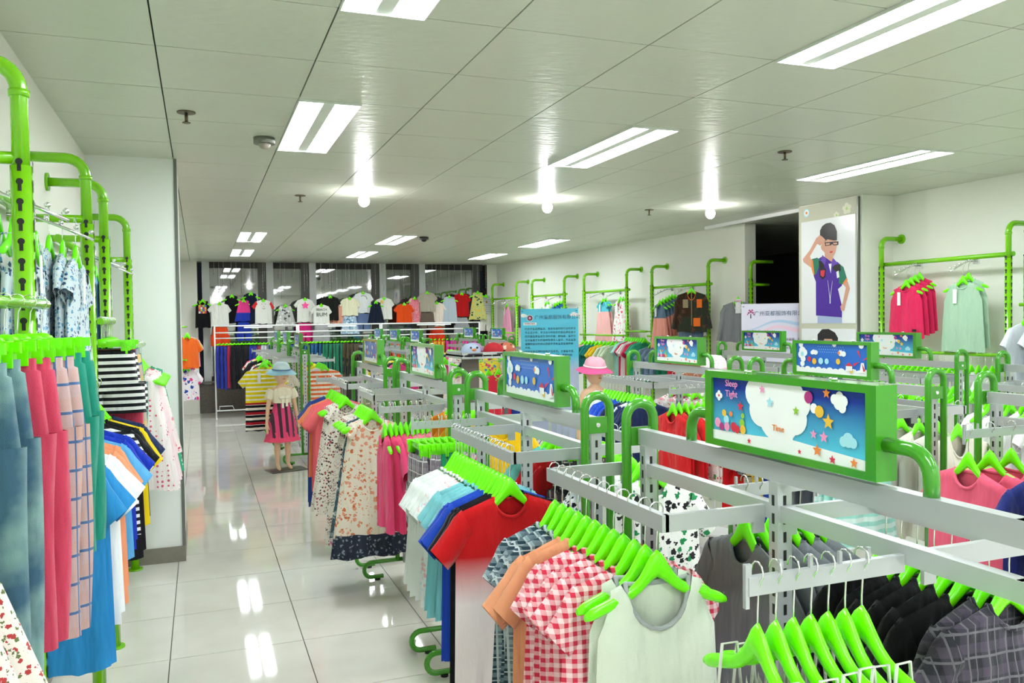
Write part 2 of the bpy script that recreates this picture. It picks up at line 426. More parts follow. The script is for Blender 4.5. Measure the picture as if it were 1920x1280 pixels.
# ================================================================ hangers and garments
def hanger_mesh():
    m = MB(); R = []; n = 25
    for i in range(n):
        x = -.163+.326*i/(n-1); a = abs(x)
        mid = -.160-.36*a+.036*math.exp(-(a/.034)**2)
        hh = (.013+.016*math.exp(-(a/.032)**2))*(1-.5*max(0, (a-.147)/.017))
        dd = .0095*(1-.4*max(0, (a-.147)/.017))
        R.append([(x, dd*cos(2*pi*k/10), mid+hh*sin(2*pi*k/10)) for k in range(10)])
    return m.rings(R).mesh('body')
def hook_mesh():
    p = [(0, 0, -.055), (0, 0, -.034)]+[(.0+.017*sin(radians(a)), 0, -.012-.017*cos(radians(a))+.0) for a in range(20, 250, 26)]
    p = [(0, 0, -.125), (.0, 0, -.08), (.003, 0, -.04)]+[(.016*cos(radians(a)), 0, -.014+.016*sin(radians(a))) for a in (-60, -25, 10, 45, 80, 115, 150, 185)]
    return MB().tube(p, .0016, 5).mesh('hook')
def clipbar_mesh():
    m = MB().box((0, 0, -.115), (.22, .014, .022)); m.ball((0, 0, -.11), .02, 10, 6, sc=(1.5, .5, 1))
    return m.mesh('body')
def clip_mesh():
    m = MB()
    for x in (0,): m.box((x*.85, 0, -.135), (.026, .03, .04)).box((x*.85, 0, -.112), (.014, .04, .02))
    return m.mesh('clip')
HM = dict(body=hanger_mesh(), hook=hook_mesh(), cbar=clipbar_mesh(), clip=clip_mesh())
HM['body'].materials.append(HANG); HM['hook'].materials.append(CHROME); HM['cbar'].materials.append(HANG); HM['clip'].materials.append(HANG)
NH = [0]
SPARE = MB()
def hanger(loc, rz, label, group, clip=False, tilt=0):
    NH[0] += 1
    if NH[0] > 299:      # past the limit: joined copies
        Mx = Matrix.Translation(loc) @ Matrix.Rotation(rz, 4, 'Z')
        me = HM['cbar' if clip else 'body']
        SPARE.add([Mx @ v.co for v in me.vertices], [tuple(p.vertices) for p in me.polygons]); return
    t = thing('hanger', label, 'hanger', loc, rz, group)
    t.rotation_euler = (tilt, 0, rz)
    if clip: put('body', HM['cbar'], None, t); [put('clip', HM['clip'], None, t, (cx_, 0, 0)) for cx_ in (-.085, .085)]
    else: put('body', HM['body'], None, t)
    put('hook', HM['hook'], None, t)

GC = {}
def spine_z(x): return -.137-.36*max(0, abs(x)-.02)
def top_mesh(sw=.168, w=.172, hem=.182, L=.42, nw=.055, nd=.06, d=.022, fold=.010, sl=.11, slr=.055, seed=0, cut=0, ruffle=0):
    key = ('top', sw, w, hem, L, nw, nd, d, fold, sl, slr, seed, cut, ruffle)
    if key in GC: return GC[key]
    rnd = random.Random(seed*31+5); ph = [rnd.uniform(0, 6) for _ in range(4)]
    m = MB(); NU, NV = 18, 14; zh = spine_z(.1)-L
    def W(v):
        if v < .2: q = v/.2; return sw+(w-sw)*q*q if not cut else sw+(w-sw)*q**2.2
        return w+(hem-w)*(v-.2)/.8
    sheets = []
    for s in (-1, 1):
        g = []
        for j in range(NV+1):
            v = (0, .022, .06)[j] if j < 3 else .06+.94*(j-2)/(NV-2); row = []
            for i in range(NU+1):
                u = -1+2*i/NU; x0 = u*sw; x = u*W(v)
                zt = spine_z(x0)
                if abs(x0) < nw:
                    q = sqrt(max(0, 1-(x0/nw)**2)); zt = spine_z(nw)-(nd if s < 0 else .012)*q
                z = zt*(1-v)+zh*v + (.006*sin(u*7+ph[3])*v if fold else 0)
                th = max(.0135*(1-abs(u)**8), d*max(0, 1-abs(u)**2.6)**.5*min(1, .35+v*3))
                if j == 0 and abs(x0) >= nw: th = 0
                fo = fold*(sin(u*7+ph[0]+v*1.5)+.7*sin(u*15+ph[1]-v*2)+.4*sin(u*27+ph[2]))*(.25*v+.75*v*v+.12*sin(v*9+ph[3]))*(1-u**4)
                if ruffle and v > .8: fo += ruffle*sin(u*40)*(v-.8)*5
                row.append((x, s*th+fo, z))
            g.append(row)
        sheets.append(g)
    for s, g in enumerate(sheets):
        vs_ = [p for r in g for p in r]; fs = []
        n = NU+1
        for j in range(NV):
            for i in range(NU):
                f = (j*n+i, j*n+i+1, (j+1)*n+i+1, (j+1)*n+i); fs.append(f if s == 0 else f[::-1])
        m.add(vs_, fs, 0)
    if sl:
        for s in (-1, 1):
            R = []; nseg = 5; zc = spine_z(sw)-slr*.85
            for k in range(nseg+1):
                q = k/nseg; a = radians((50+6*sin(ph[0]*3+s)) if sl < .2 else 76)*min(1, .6+q)
                cx = s*(sw-.035+sl*cos(a)*q*1.15); cz = zc+.012-sl*sin(a)*q*1.25
                rr = slr*(1-.12*q) if sl < .2 else slr*(1-.35*q)
                ring = []
                for e in range(10):
                    t = 2*pi*e/10; lu = rr*sin(t); dp = (d*.8)*cos(t)*(1+.3*sin(3*t+ph[2]))+.006*q*sin(ph[1]+t*2)
                    ring.append((cx+s*lu*sin(a)*.75, dp, cz+lu*cos(a)*.95))
                R.append(ring)
            m.rings(R, 1, cap=False)
    me = m.mesh('garment'); GC[key] = me
    return me
def neck_mesh(sw=.155, nw=.055, nd=.06, r=.0055):
    key = ('neck', nw, nd, r)
    if key in GC: return GC[key]
    P = []
    for i in range(21):
        a = 2*pi*i/20; x = nw*cos(a); q = abs(sin(a))
        P.append((x, -.010*sin(a)*1.6, spine_z(nw)-(nd if sin(a) > 0 else .012)*q))
    GC[key] = MB().tube(P, r, 6, cap=False).mesh('neckband'); return GC[key]
def strappy_mesh(w=.13, hem=.19, L=.45, d=.025, fold=.006, drop=.10, seed=0):
    key = ('strap', w, hem, L, d, fold, drop, seed)
    if key in GC: return GC[key]
    m = MB(); R = []; z0 = spine_z(.1)-drop; ph = seed*1.7
    for j in range(11):
        v = j/10; ww = w+(hem-w)*v**.8
        R.append([(ww*cos(t)*1.0, (d+fold*v*2*sin(7*t+ph)+fold*v*sin(12*t))*sin(t), z0-(L-drop)*v+(.03*(sin(t) < 0)*abs(cos(t))**2 if j == 0 else 0)) for t in [2*pi*k/28 for k in range(28)]])
    m.rings(R, 0, cap=False)
    for x in (-.085, .085):
        m.tube([(x, -d, z0+.01), (x, -.014, spine_z(x)+.002), (x, .014, spine_z(x)+.002), (x, d, z0)], .003, 5, 1)
    GC[key] = m.mesh('garment'); return GC[key]
def pants_mesh(w=.13, L=.75, leg=.075, hem=.06, d=.022, rise=.2, seed=0):
    key = ('pants', w, L, leg, hem, d, rise, seed)
    if key in GC: return GC[key]
    m = MB(); ph = seed*1.3; z0 = -.138; n = 20
    R = []
    for v in (0, .12, .14, .5, 1):
        ww = w*(.86 if v < .13 else .9+.14*v); dd = d*(1 if v < .13 else 1.1)
        R.append([(ww*cos(t), (dd+.003*sin(6*t+ph))*sin(t), z0-rise*v) for t in [2*pi*k/n for k in range(n)]])
    m.rings(R, 0, cap=False)
    for s in (-1, 1):
        R = []
        for j in range(8):
            v = j/7; r = leg+(hem-leg)*v; cx = s*(leg*.93+.004*v+.004*sin(v*5+ph))
            R.append([(cx+r*cos(t), (d*1.05+.004*sin(3*t+v*6+ph+s))*sin(t), z0-rise*.8-(L-rise*.8)*v) for t in [2*pi*k/12 for k in range(12)]])
        m.rings(R, 0, cap=False)
    GC[key] = m.mesh('garment'); return GC[key]
def skirt_mesh(w=.11, hem=.17, L=.3, d=.025, fold=.01, seed=0):
    key = ('skirt', w, hem, L, d, fold, seed)
    if key in GC: return GC[key]
    R = []; z0 = -.138; n = 36
    for j in range(9):
        v = j/8; ww = w+(hem-w)*v
        R.append([(ww*cos(t), (d+fold*v*sin(9*t+seed))*sin(t), z0-L*v) for t in [2*pi*k/n for k in range(n)]])
    m = MB().rings(R, 0, cap=False); GC[key] = m.mesh('garment'); return GC[key]

# garment kinds: (mesh maker, clip hanger?, object name, category, extra neckband params)
def make_garment(kind, seed, L=None):
    k = kind
    if k == 'tee': return top_mesh(L=L or .40, seed=seed), False, 'tshirt', 'T-shirt', (.055, .06)
    if k == 'polo': return top_mesh(L=L or .42, nw=.045, nd=.04, seed=seed), False, 'tshirt', 'T-shirt', (.045, .04)
    if k == 'puff': return top_mesh(L=L or .40, sl=.08, slr=.06, sw=.16, fold=.01, hem=.20, ruffle=.004, seed=seed), False, 'blouse', 'blouse', (.055, .06)
    if k == 'tank': return top_mesh(sw=.108, w=.138, hem=.155, L=L or .40, nw=.075, nd=.10, sl=0, cut=1, seed=seed), False, 'tank_top', 'tank top', (.075, .10)
    if k == 'vest': return top_mesh(sw=.125, w=.155, L=L or .38, nw=.055, nd=.05, sl=0, cut=1, seed=seed), False, 'sleeveless_top', 'top', (.055, .05)
    if k == 'dress': return top_mesh(sw=.12, w=.14, hem=.23, L=L or .62, nw=.06, nd=.06, sl=.05, slr=.045, d=.028, fold=.014, ruffle=.006, seed=seed), False, 'dress', 'dress', (.06, .06)
    if k == 'sundress': return top_mesh(sw=.115, w=.13, hem=.22, L=L or .58, nw=.065, nd=.07, sl=0, cut=1, d=.026, fold=.012, seed=seed), False, 'sundress', 'dress', (.065, .07)
    if k == 'strappy': return strappy_mesh(L=L or .5, seed=seed), False, 'strappy_top', 'top', None
    if k == 'shirt': return top_mesh(L=L or .45, nw=.05, nd=.04, hem=.17, fold=.009, seed=seed), False, 'shirt', 'shirt', (.05, .045)
    if k == 'jacket': return top_mesh(L=L or .42, sl=.30, slr=.06, sw=.165, hem=.18, nw=.05, nd=.10, d=.035, seed=seed), False, 'jacket', 'jacket', (.05, .1)
    if k == 'pants': return pants_mesh(L=L or .70, seed=seed), True, 'trousers', 'trousers', None
    if k == 'shorts': return pants_mesh(L=L or .30, leg=.078, hem=.085, rise=.17, seed=seed), True, 'shorts', 'shorts', None
    if k == 'skirt': return skirt_mesh(L=L or .28, seed=seed), True, 'skirt', 'skirt', None
    if k == 'ruffle': return skirt_mesh(w=.17, hem=.26, L=L or .28, d=.05, fold=.022, seed=seed), True, 'skirt', 'skirt', None
    raise KeyError(k)

def C(*a): return fabric(*a)
def garment(kind, mats, desc, loc, rz, label, group=None, seed=0, L=None, trim=None, neck=True, sc=1, tilt=0):
    me, clip, name, cat, nk = make_garment(kind, seed, L)
    mats = mats if isinstance(mats, (list, tuple)) else [mats]
    if len(mats) == 1: mats = [mats[0], mats[0]]
    t = put(name, me, mats, None, loc, rz)
    for s_ in t.material_slots: pass
    t.rotation_euler = (tilt, 0, rz); t.scale = (sc, sc, sc)
    tag(t, label, cat, group)
    if nk and neck:
        put('neckband', neck_mesh(nw=nk[0], nd=nk[1]), trim or mats[0], t)
    return t, clip
def fix_mesh_slots():
    pass

# a rail is filled from its near end: items = [(kind, material, description, count, {options})]
def fill(items, p0, p1, rz, where, group, jitter=.01, drop=-.004):
    tot = sum(i[3] for i in items); k = 0
    for it in items:
        kind, mt, desc, n = it[:4]; op = it[4] if len(it) > 4 else {}
        for _ in range(n):
            q = k/max(1, tot-1); k += 1
            x, y, z = (a+(b-a)*q for a, b in zip(p0, p1))
            jr = random.uniform(-1, 1)
            r = rz+jr*.10
            lb = '%s, %s from near end, %s' % (desc, ORD(k), where)
            empty = kind == 'none'
            if not empty:
                hl = 'lime hanger %s from near end, %s' % (ORD(k), where)
                o, clip = garment(kind, mt, desc, (x, y, z+drop), r, lb, group, seed=(k*7+int(x*10)) % 5, L=op.get('L'), trim=op.get('trim'), neck=op.get('neck', True), sc=op.get('sc', 1)*random.uniform(.97, 1.03))
            if not empty and 'polo with dark' in desc: price_tag(o, z=-.2)
            if empty: clip = False; hl = 'empty lime hanger %s from near end, %s' % (ORD(k), where)
            hanger((x, y, z), r, hl, 'hangers, '+where, clip)

# ================================================================ floor racks
BM = {}
def rack_mesh(sx):
    """shared part meshes of a 1.2 m double-sided rack centred on x=0, y=0"""
    if BM: return BM
    h = .6
    BM['beam'] = MB().bbox((-.014, -h+.03, 1.20), (.014, h-.03, 1.242)).mesh('beam')
    BM['lower_rail'] = MB().bbox((-.012, -h+.05, 1.118), (.012, h-.05, 1.152)).mesh('rail')
    BM['base_rail'] = MB().bbox((-.012, -h+.05, .11), (.012, h-.05, .15)).mesh('rail')
    up = MB()
    up.bbox((-.018, -.014, .1), (.018, .014, 1.2))
    for k in range(26):
        for s in (-1, 1):
            up.bbox((s*.0183, -.004, .2+k*.038), (s*.0176, .004, .222+k*.038), 1)
            up.bbox((-.004, s*.0143, .2+k*.038), (.004, s*.0136, .222+k*.038), 1)
    BM['upright'] = up.mesh('upright')
    a = MB().tube([(-.042, 0, .1), (-.042, 0, 1.268)]+arc((0, 0, 1.268), .042, 165, 15, 8)+[(.042, 0, 1.268), (.042, 0, .1)], .0135, 12)
    a.bbox((-.035, -.007, 1.195), (.035, .007, 1.245))
    BM['arch'] = a.mesh('arch')
    BM['bolt'] = MB().tube([(0, -.009, 1.22), (0, .009, 1.22)], .007, 8).mesh('bolt')
    f = MB()
    f.tube([(-.042, 0, .108), (.20, 0, .108)]+arc((.20, 0, .064), .044, 80, -80, 8)+[(.20, 0, .020), (.13, 0, .020)], .0125, 10)
    f.disc((.165, 0, 0), .017, .012, 10, 1)
    BM['foot'] = f.mesh('foot')
    return BM
def uframe(mb_y0, mb_y1, s):
    x = s*.255; m = MB()
    m.bbox((s*.012, mb_y0-.006, 1.11), (x, mb_y0+.006, 1.145)).bbox((s*.012, mb_y1-.006, 1.11), (x, mb_y1+.006, 1.145))
    m.bbox((x-.008, mb_y0-.006, 1.11), (x+.008, mb_y1+.006, 1.145))
    for yy in (mb_y0, mb_y1): m.bbox((s*.012, yy-.004, 1.085), (s*.04, yy+.004, 1.11))
    return m
def faceout(y, s, ln=.33):
    m = MB().bbox((s*.012, y-.006, 1.105), (s*ln, y+.006, 1.135))
    for k in range(5):
        x = s*(ln-.004-k*.06); m.bbox((x-.003, y-.003, 1.135), (x+.003, y+.003, 1.155))
    return m.bbox((s*(ln-.002), y-.004, 1.085), (s*(ln+.005), y+.004, 1.155))
def rack(x, yc, where, bars=(), arms=(), ext=0):
    P = rack_mesh(1)
    t = thing('clothes_rack', 'double-sided silver rack with green arched ends, %s' % where, 'clothes rack', (x, yc, 0), 0, 'green and silver double-sided racks')
    put('beam', P['beam'], SILVER, t); put('lower_rail', P['lower_rail'], SILVER, t); put('base_rail', P['base_rail'], SILVER, t)
    for y in (-.565-ext, 0, .54): put('upright', P['upright'], [SILVER, BLACK], t, (0, y, 0))
    if ext:
        for z0_, z1_ in ((1.20, 1.242), (1.118, 1.152), (.11, .15)): put('rail_end', MB().bbox((-.013, -.57-ext, z0_), (.013, -.54, z1_)), SILVER, t)
    for y in (-.585-ext, .585):
        a = put('arch', P['arch'], GREEN, t, (0, y, 0)); put('bolt', P['bolt'], CHROME, a)
        for s in (0, pi): put('foot', P['foot'], [GREEN, BLACK], t, (0, y, 0), s)
    for (y0, y1, s) in bars: put('hang_bar', uframe(y0, y1, s), SILVER, t)
    for (y, s) in arms: put('faceout_arm', faceout(y, s), SILVER, t)
    return t
# ---- sign prints: flat shapes on the sign's face
def flat(m, pts, y, mi):
    n = len(pts); y -= .00003*len(m.f); m.add([(p[0], y, p[1]) for p in pts], [tuple(range(n))], mi, False)
def circ(cx, cz, r, n=14, sx=1): return [(cx+r*sx*cos(2*pi*k/n), cz+r*sin(2*pi*k/n)) for k in range(n)]
def star(cx, cz, r, n=5, q=.45, a0=90): return [(cx+(r if k % 2 == 0 else r*q)*cos(radians(a0+k*180/n)), cz+(r if k % 2 == 0 else r*q)*sin(radians(a0+k*180/n))) for k in range(2*n)]
def skygrad(name, top, bot, z0, z1, snow=None):
    m, nt, b = newmat(name); b.inputs['Roughness'].default_value = .25
    tc = nd(nt, 'ShaderNodeTexCoord'); sp = nd(nt, 'ShaderNodeSeparateXYZ'); nt.links.new(tc.outputs['Object'], sp.inputs[0])
    mr = nd(nt, 'ShaderNodeMapRange'); mr.inputs[1].default_value = z0; mr.inputs[2].default_value = z1; nt.links.new(sp.outputs[2], mr.inputs[0])
    nt.links.new(mix(nt, mr.outputs[0], lin(bot), lin(top)), b.inputs['Base Color']); return m
PA = skygrad('print_night_sky', '#10309a', '#58c8e8', -.045, .05)
PB = plain('print_blue', '#2a6fd0', .3)
PW = plain('print_white', '#f2f4f6', .35); PP = plain('print_pink', '#f29ac8', .35); PR = plain('print_red', '#d8324a', .35)
PY = plain('print_yellow', '#f0c040', .35); PG = plain('print_lime', '#9ad040', .35); PM = plain('print_magenta', '#b03080', .35)
PO = plain('print_orange', '#f08a40', .35); PL = plain('print_light_blue', '#a8e0f0', .35)
PRM = [PW, PP, PR, PY, PG, PM, PO, PL]
def print_A():
    m = MB(); y = -.0012
    flat(m, [(-.235, -.075), (.235, -.075), (.235, -.052), (.12, -.045), (.04, -.040), (-.08, -.046), (-.235, -.050)], y, 0)
    flat(m, [(-.10, .062), (.085, .062), (.075, .0), (.02, -.055), (-.02, -.055), (-.06, -.01)], y-.0001, 0)
    for c in ((-.075, .045, .034), (-.03, .04, .04), (.03, .045, .038), (.055, .035, .03), (-.06, .01, .035), (-.01, .0, .05), (.04, .005, .035), (0, -.03, .035), (-.005, -.05, .02)): flat(m, circ(c[0], c[1], c[2], 20, 1.15), y-.0002, 0)
    for cx, cz, r, mi in ((.165, .045, .012, 0), (.178, .05, .011, 0), (.155, .052, .010, 0), (.168, .058, .01, 0), (.175, .038, .01, 0), (.19, -.02, .014, 7), (.178, -.024, .01, 7), (.202, -.024, .01, 7),
                          (.1, .03, .010, 0), (.115, .025, .012, 3), (.085, .05, .012, 5), (-.21, .036, .006, 0), (-.217, .030, .006, 0), (-.203, .030, .006, 0), (-.21, .024, .006, 0), (-.21, .030, .003, 2)):
        flat(m, circ(cx, cz, r), y-.0006, mi)
    for cx, cz, r, mi in ((-.215, -.032, .011, 1), (-.20, -.04, .009, 5), (-.182, -.022, .010, 7), (-.18, -.038, .010, 1), (-.155, -.036, .011, 2), (-.142, -.04, .009, 2), (-.125, -.024, .009, 4), (-.122, -.038, .010, 3), (-.19, -.008, .008, 3), (-.165, -.008, .006, 6), (-.122, -.008, .006, 4)): flat(m, circ(cx, cz, r), y-.0007, mi)
    for cx, cz, r, mi in ((-.13, .012, .012, 2), (.135, .062, .011, 6), (.05, .02, .010, 4), (-.10, -.06, .007, 2), (.15, -.062, .009, 2), (.06, -.06, .006, 2), (.14, .008, .016, 3), (.10, -.02, .010, 1), (.128, -.022, .012, 1),
                          (.11, -.05, .013, 6), (.205, -.06, .010, 6), (-.03, .03, .012, 7), (-.055, .055, .010, 1)): flat(m, star(cx, cz, r), y-.0008, mi)
    return m
def print_B():
    m = MB(); y = -.0012
    for k in range(13):
        cx = -.23+.038*k; flat(m, circ(cx, -.062-.004*(k % 2), .022, 12, 1.2), y-.0002*(k % 3), 0)
    for r_ in range(3):
        for k in range(12): flat(m, circ(-.08+.015*k+.007*(r_ % 2), .058-.013*r_, .0018, 6), y, 0)
    for c in ((-.19, .035, .02), (-.175, .025, .018), (-.2, .015, .018), (-.185, -.005, .016), (-.19, -.03, .014), (-.11, .03, .012), (-.095, .028, .012), (-.12, .027, .01), (.07, .03, .014), (.09, .027, .013), (-.2, .065, .014), (.03, .07, .012), (.2, .068, .014)): flat(m, circ(c[0], c[1], c[2], 12, 1.15), y-.0003, 0)
    for cx, cz, r, mi in ((-.19, .018, .012, 7), (-.14, -.005, .013, 2), (-.105, -.015, .015, 3), (-.06, -.012, .016, 7), (-.02, -.012, .014, 7), (.055, -.01, .014, 3), (.06, .03, .008, 6), (.14, -.05, .010, 3)): flat(m, circ(cx, cz, r), y-.0007, mi)
    flat(m, [(.105, -.05), (.145, -.05), (.145, -.028), (.125, -.014), (.105, -.028)], y-.0008, 0)
    flat(m, [(.100, -.028), (.150, -.028), (.125, -.010)], y-.0009, 2)
    flat(m, [(.19, -.055), (.225, -.055), (.216, -.01), (.199, -.01)], y-.0008, 0)
    for a in (20, 110, 200, 290):
        a = radians(a); dx, dz = cos(a), sin(a); px, pz = -dz, dx
        flat(m, [(.2+dx*.008, -.002+dz*.008), (.2+dx*.05+px*.009, -.002+dz*.05+pz*.009), (.2+dx*.05-px*.004, -.002+dz*.05-pz*.004)], y-.0010, 2)
    return m
SG = {}
def sign(x, yc, zt, kind, where, detail=True):
    """framed picture board on two bent arms; its face looks to -x, so it is built facing -y and turned by -90 degrees"""
    t = thing('rack_sign', 'green framed %s sign %s' % ('night sky and clouds' if kind == 'A' else 'blue sky and windmill', where), 'sign', (x, yc, zt), -pi/2, 'picture signs on top of the racks')
    if not SG:
        f = MB(); W_, H_, D_ = .26, .085, .024
        for (a, b2, c, d2) in ((-W_, -.235, -H_, H_), (.235, W_, -H_, H_), (-.235, .235, .07, H_), (-.235, .235, -H_, -.07)): f.bbox((a, -D_, c), (b2, D_, d2))
        SG['f'] = f.mesh('frame')
        SG['p'] = MB().bbox((-.236, -D_+.006, -.071), (.236, D_-.006, .071)).mesh('picture')
        SG['A'] = print_A().mesh('printed_design'); SG['B'] = print_B().mesh('printed_design')
        for s in (-1, 1):
            SG['arm%d' % s] = MB().tube([(s*.255, 0, -.02), (s*.31, 0, -.02)]+[(s*(.31+.045*sin(radians(a))), 0, -.065+.045*cos(radians(a))) for a in range(10, 100, 16)]+[(s*.355, 0, -.097)], .0135, 12).mesh('arm')
        SG['c'] = MB().disc((-.13, 0, .085), .008, .006, 10).disc((.13, 0, .085), .008, .006, 10).mesh('cap')
    fr = put('frame', SG['f'], GREEN, t)
    pc = put('picture', SG['p'], PA if kind == 'A' else PB, t)
    put('printed_design', SG[kind], PRM, pc, (0, -.018, 0))
    for s in (-1, 1): put('arm', SG['arm%d' % s], GREEN, t)
    put('bolt', SG['c'], CHROME, t)
    if detail:
        if kind == 'A':
            text('Sleep\nTight', .021, PP, pc, (-.162, -.0215, .048), (pi/2, 0, 0))
            text('Time', .018, PO, pc, (-.005, -.0205, -.022), (pi/2, 0, 0))
    return t

# ================================================================ wall units
WU = {}
def wu_mesh():
    if WU: return
    m = MB()
    m.tube([(0, 0, .0), (0, 0, 1.95)], .0255, 16)
    m.disc((0, 0, 0), .045, .008, 18)
    WU['up'] = m.mesh('upright')
    s = MB()
    for k in range(34):
        z = .30+k*.05
        for ax in (0, 1, 2):
            a = (0, pi/2, -pi/2)[ax]
            nx, ny = cos(a), sin(a); tx, ty = -ny, nx
            def P(u, zz, dep): return (nx*dep+tx*u, ny*dep+ty*u, zz)
            ring = [(.0085*cos(2*pi*q/10), z+.008+.0085*sin(2*pi*q/10)) for q in range(10)]
            s.add([P(u, zz, .0262) for u, zz in ring], [tuple(range(10))], 0, False)
            s.add([P(u, zz, .0263) for u, zz in ((-.0045, z-.016), (.0045, z-.016), (.0045, z+.006), (-.0045, z+.006))], [(0, 1, 2, 3)], 0, False)
    WU['slots'] = s.mesh('slots')
    t = MB().tube([(0, 0, 1.93), (0, 0, 2.14)]+[(-.07+.07*cos(radians(a)), 0, 2.14+.07*sin(radians(a))) for a in range(15, 91, 15)]+[(-.222, 0, 2.21)], .0205, 14)
    t.tube([(0, 0, 2.125), (0, 0, 2.142)], .0245, 14)
    t.tube([(-.223, 0, 2.21), (-.235, 0, 2.21)], .042, 16)
    WU['top'] = t.mesh('top_tube')
    c = MB().tube([(-.03, 0, 0), (.06, 0, -.005), (.16, 0, -.045), (.25, 0, -.085)], .006, 6)
    for k in range(5): c.ball((.05+.048*k, 0, .004-.016*max(0, k-.2)), .009, 8, 6)
    c.box((-.03, 0, 0), (.02, .045, .05))
    WU['wf'] = c.mesh('waterfall_hook')
def wall_unit(where, wx, s, y0, y1, bars=(), hooks=(), top=1.97, tops=True, cb=-.03):
    """two keyhole uprights standing off the wall; s = outward direction. wx is a function of y"""
    wu_mesh()
    x0 = wx(y0)+s*.235; x1 = wx(y1)+s*.235
    t = thing('wall_rack', 'lime green slotted wall rack with two uprights, %s' % where, 'wall rack', (x0, y0, 0), 0, 'lime green wall racks')
    for (x, y) in ((0, 0), (x1-x0, y1-y0)):
        u = put('upright', WU['up'], LIME, t, (x, y, 0), 0 if s > 0 else pi)
        put('slots', WU['slots'], BLACK, u)['kind'] = 'stuff'
        if tops: put('top_tube', WU['top'], LIME, t, (x, y, 0), 0 if s > 0 else pi)
    dx, dy = x1-x0, y1-y0
    def P(y, off, z): q = (y-y0)/dy; return (dx*q+s*off, y-y0, z)
    put('crossbar', MB().tube([P(y0-.02, cb, top), P(y1+.02, cb, top)], .019, 10), LIME, t)
    if cb < -.1:
        for yy in (y0, y1): put('side_arm', MB().tube([P(yy, 0, top), P(yy, -.225, top)], .016, 10), LIME, t)
    for (z, off) in bars:
        m = MB().tube([P(y0-.02, off, z), P(y1+.02, off, z)], .0135, 10)
        for yy in (y0, y1): m.tube([P(yy, 0, z), P(yy, off, z)], .009, 6)
        put('hang_bar', m, LIME, t)
    for y in hooks: put('waterfall_hook', WU['wf'], CHROME, t, P(y, cb+.0, top-.03), 0 if s > 0 else pi)
    return t, P, (x0, y0)
TAGM = plain('tag_white', '#f6f6f4', .5)
def price_tag(o, x=-.06, z=-.2, d=.03):
    t = put('price_tag', MB().bbox((x, -d-.003, z-.11), (x+.03, -d, z)).tube([(x+.015, -d, z), (x+.02, -.02, z+.06)], .001, 4), TAGM, o)
def waterfall(items, x, y, s, z, where, group, n0=.05, step=.042, lean=0):
    """clothes on a sloping wall hook, facing out from the wall"""
    k = 0; tot = sum(i[3] for i in items)
    for it in items:
        for _ in range(it[3]):
            q = n0+step*(tot-1-k); k += 1
            op = it[4] if len(it) > 4 else {}
            zz = z+.012-(max(0, q-.06)*.42)
            rz = (pi/2 if s > 0 else -pi/2)+random.uniform(-.06, .06)+lean
            loc = (x+s*q, y, zz)
            lb = '%s, %s from front, %s' % (it[2], ORD(k), where)
            o, clip = garment(it[0], it[1], it[2], (loc[0], loc[1], loc[2]-.003), rz, lb, group, seed=k % 3, L=op.get('L'), trim=op.get('trim'), neck=op.get('neck', True), sc=op.get('sc', 1))
            if k == 1: price_tag(o)
            if 'badge' in it[2]: put('badge', MB().bbox((.09, -.034, -.53), (.125, -.029, -.51)), BLACK, o)
            hanger(loc, rz, 'lime hanger %s from front, %s' % (ORD(k), where), 'hangers, '+where, clip)

# ---------------------------------------------------------------- row one of floor racks (beside the aisle)
RX1 = 1.125
rack(RX1, 1.40, 'nearest rack of the aisle row', bars=((.04, .62, -1), (-.35, .0, 1)), arms=((-.33, -1), (.27, 1)), ext=.07)
rack(RX1, 2.83, 'second rack of the aisle row', bars=((-.53, .09, -1), (-.5, .4, 1)), arms=((.42, -1),))
rack(RX1, 4.27, 'third rack of the aisle row', bars=((.16, .56, -1), (-.5, .4, 1)), arms=((-.38, -1),))
rack(RX1, 5.70, 'fourth rack of the aisle row', bars=((-.4, .3, -1), (-.4, .3, 1)), arms=((.45, -1), (.45, 1)))
FX = 1.06
for k, yy in enumerate((9.75, 11.15, 12.55)):
    rack(FX, yy, 'beyond the gap, %s from the gap, aisle row' % ORD(k+1), bars=((-.3, .3, -1), (-.3, .3, 1)), arms=((-.5, -1), (-.5, 1), (.5, -1), (.5, 1)))
sign(RX1, 1.375, 1.335, 'A', 'on the nearest rack of the aisle row')
sign(RX1, 2.75, 1.335, 'B', 'on the second rack of the aisle row')
sign(RX1, 4.27, 1.335, 'A', 'on the third rack of the aisle row')
sign(RX1, 5.70, 1.335, 'B', 'on the fourth rack of the aisle row', False)
for k, yy in enumerate((9.75, 11.15, 12.55)): sign(FX, yy, 1.335, 'B', 'seen edge-on, %s beyond the gap, aisle row' % ORD(k+1), False)
RX2 = 2.82
for k, (yy, b, a) in enumerate(((1.72, ((-.2, .2, -1), (-.5, .5, 1)), ((.40, -1),)), (3.12, ((-.5, .3, -1), (-.5, .5, 1)), ()), (4.47, ((-.1, .55, -1), (-.5, .5, 1)), ((-.42, -1),)))):
    rack(RX2, yy, '%s in the middle row' % ('nearest', 'second', 'third')[k], bars=b, arms=a)
sign(RX2, 3.12, 1.335, 'B', 'on the second rack of the middle row')
sign(RX2, 4.47, 1.335, 'A', 'on the third rack of the middle row')
RX3 = 4.4
for k, yy in enumerate((2.9, 4.35, 5.68)):
    rack(RX3, yy, '%s in the right-hand row' % ('nearest', 'second', 'third')[k], bars=((-.5, .5, -1), (-.5, .5, 1)))
sign(RX3, 2.9, 1.335, 'B', 'on the nearest rack of the right-hand row')
sign(RX3, 4.35, 1.335, 'A', 'on the second rack of the right-hand row')
sign(RX3, 5.68, 1.335, 'A', 'on the third rack of the right-hand row')
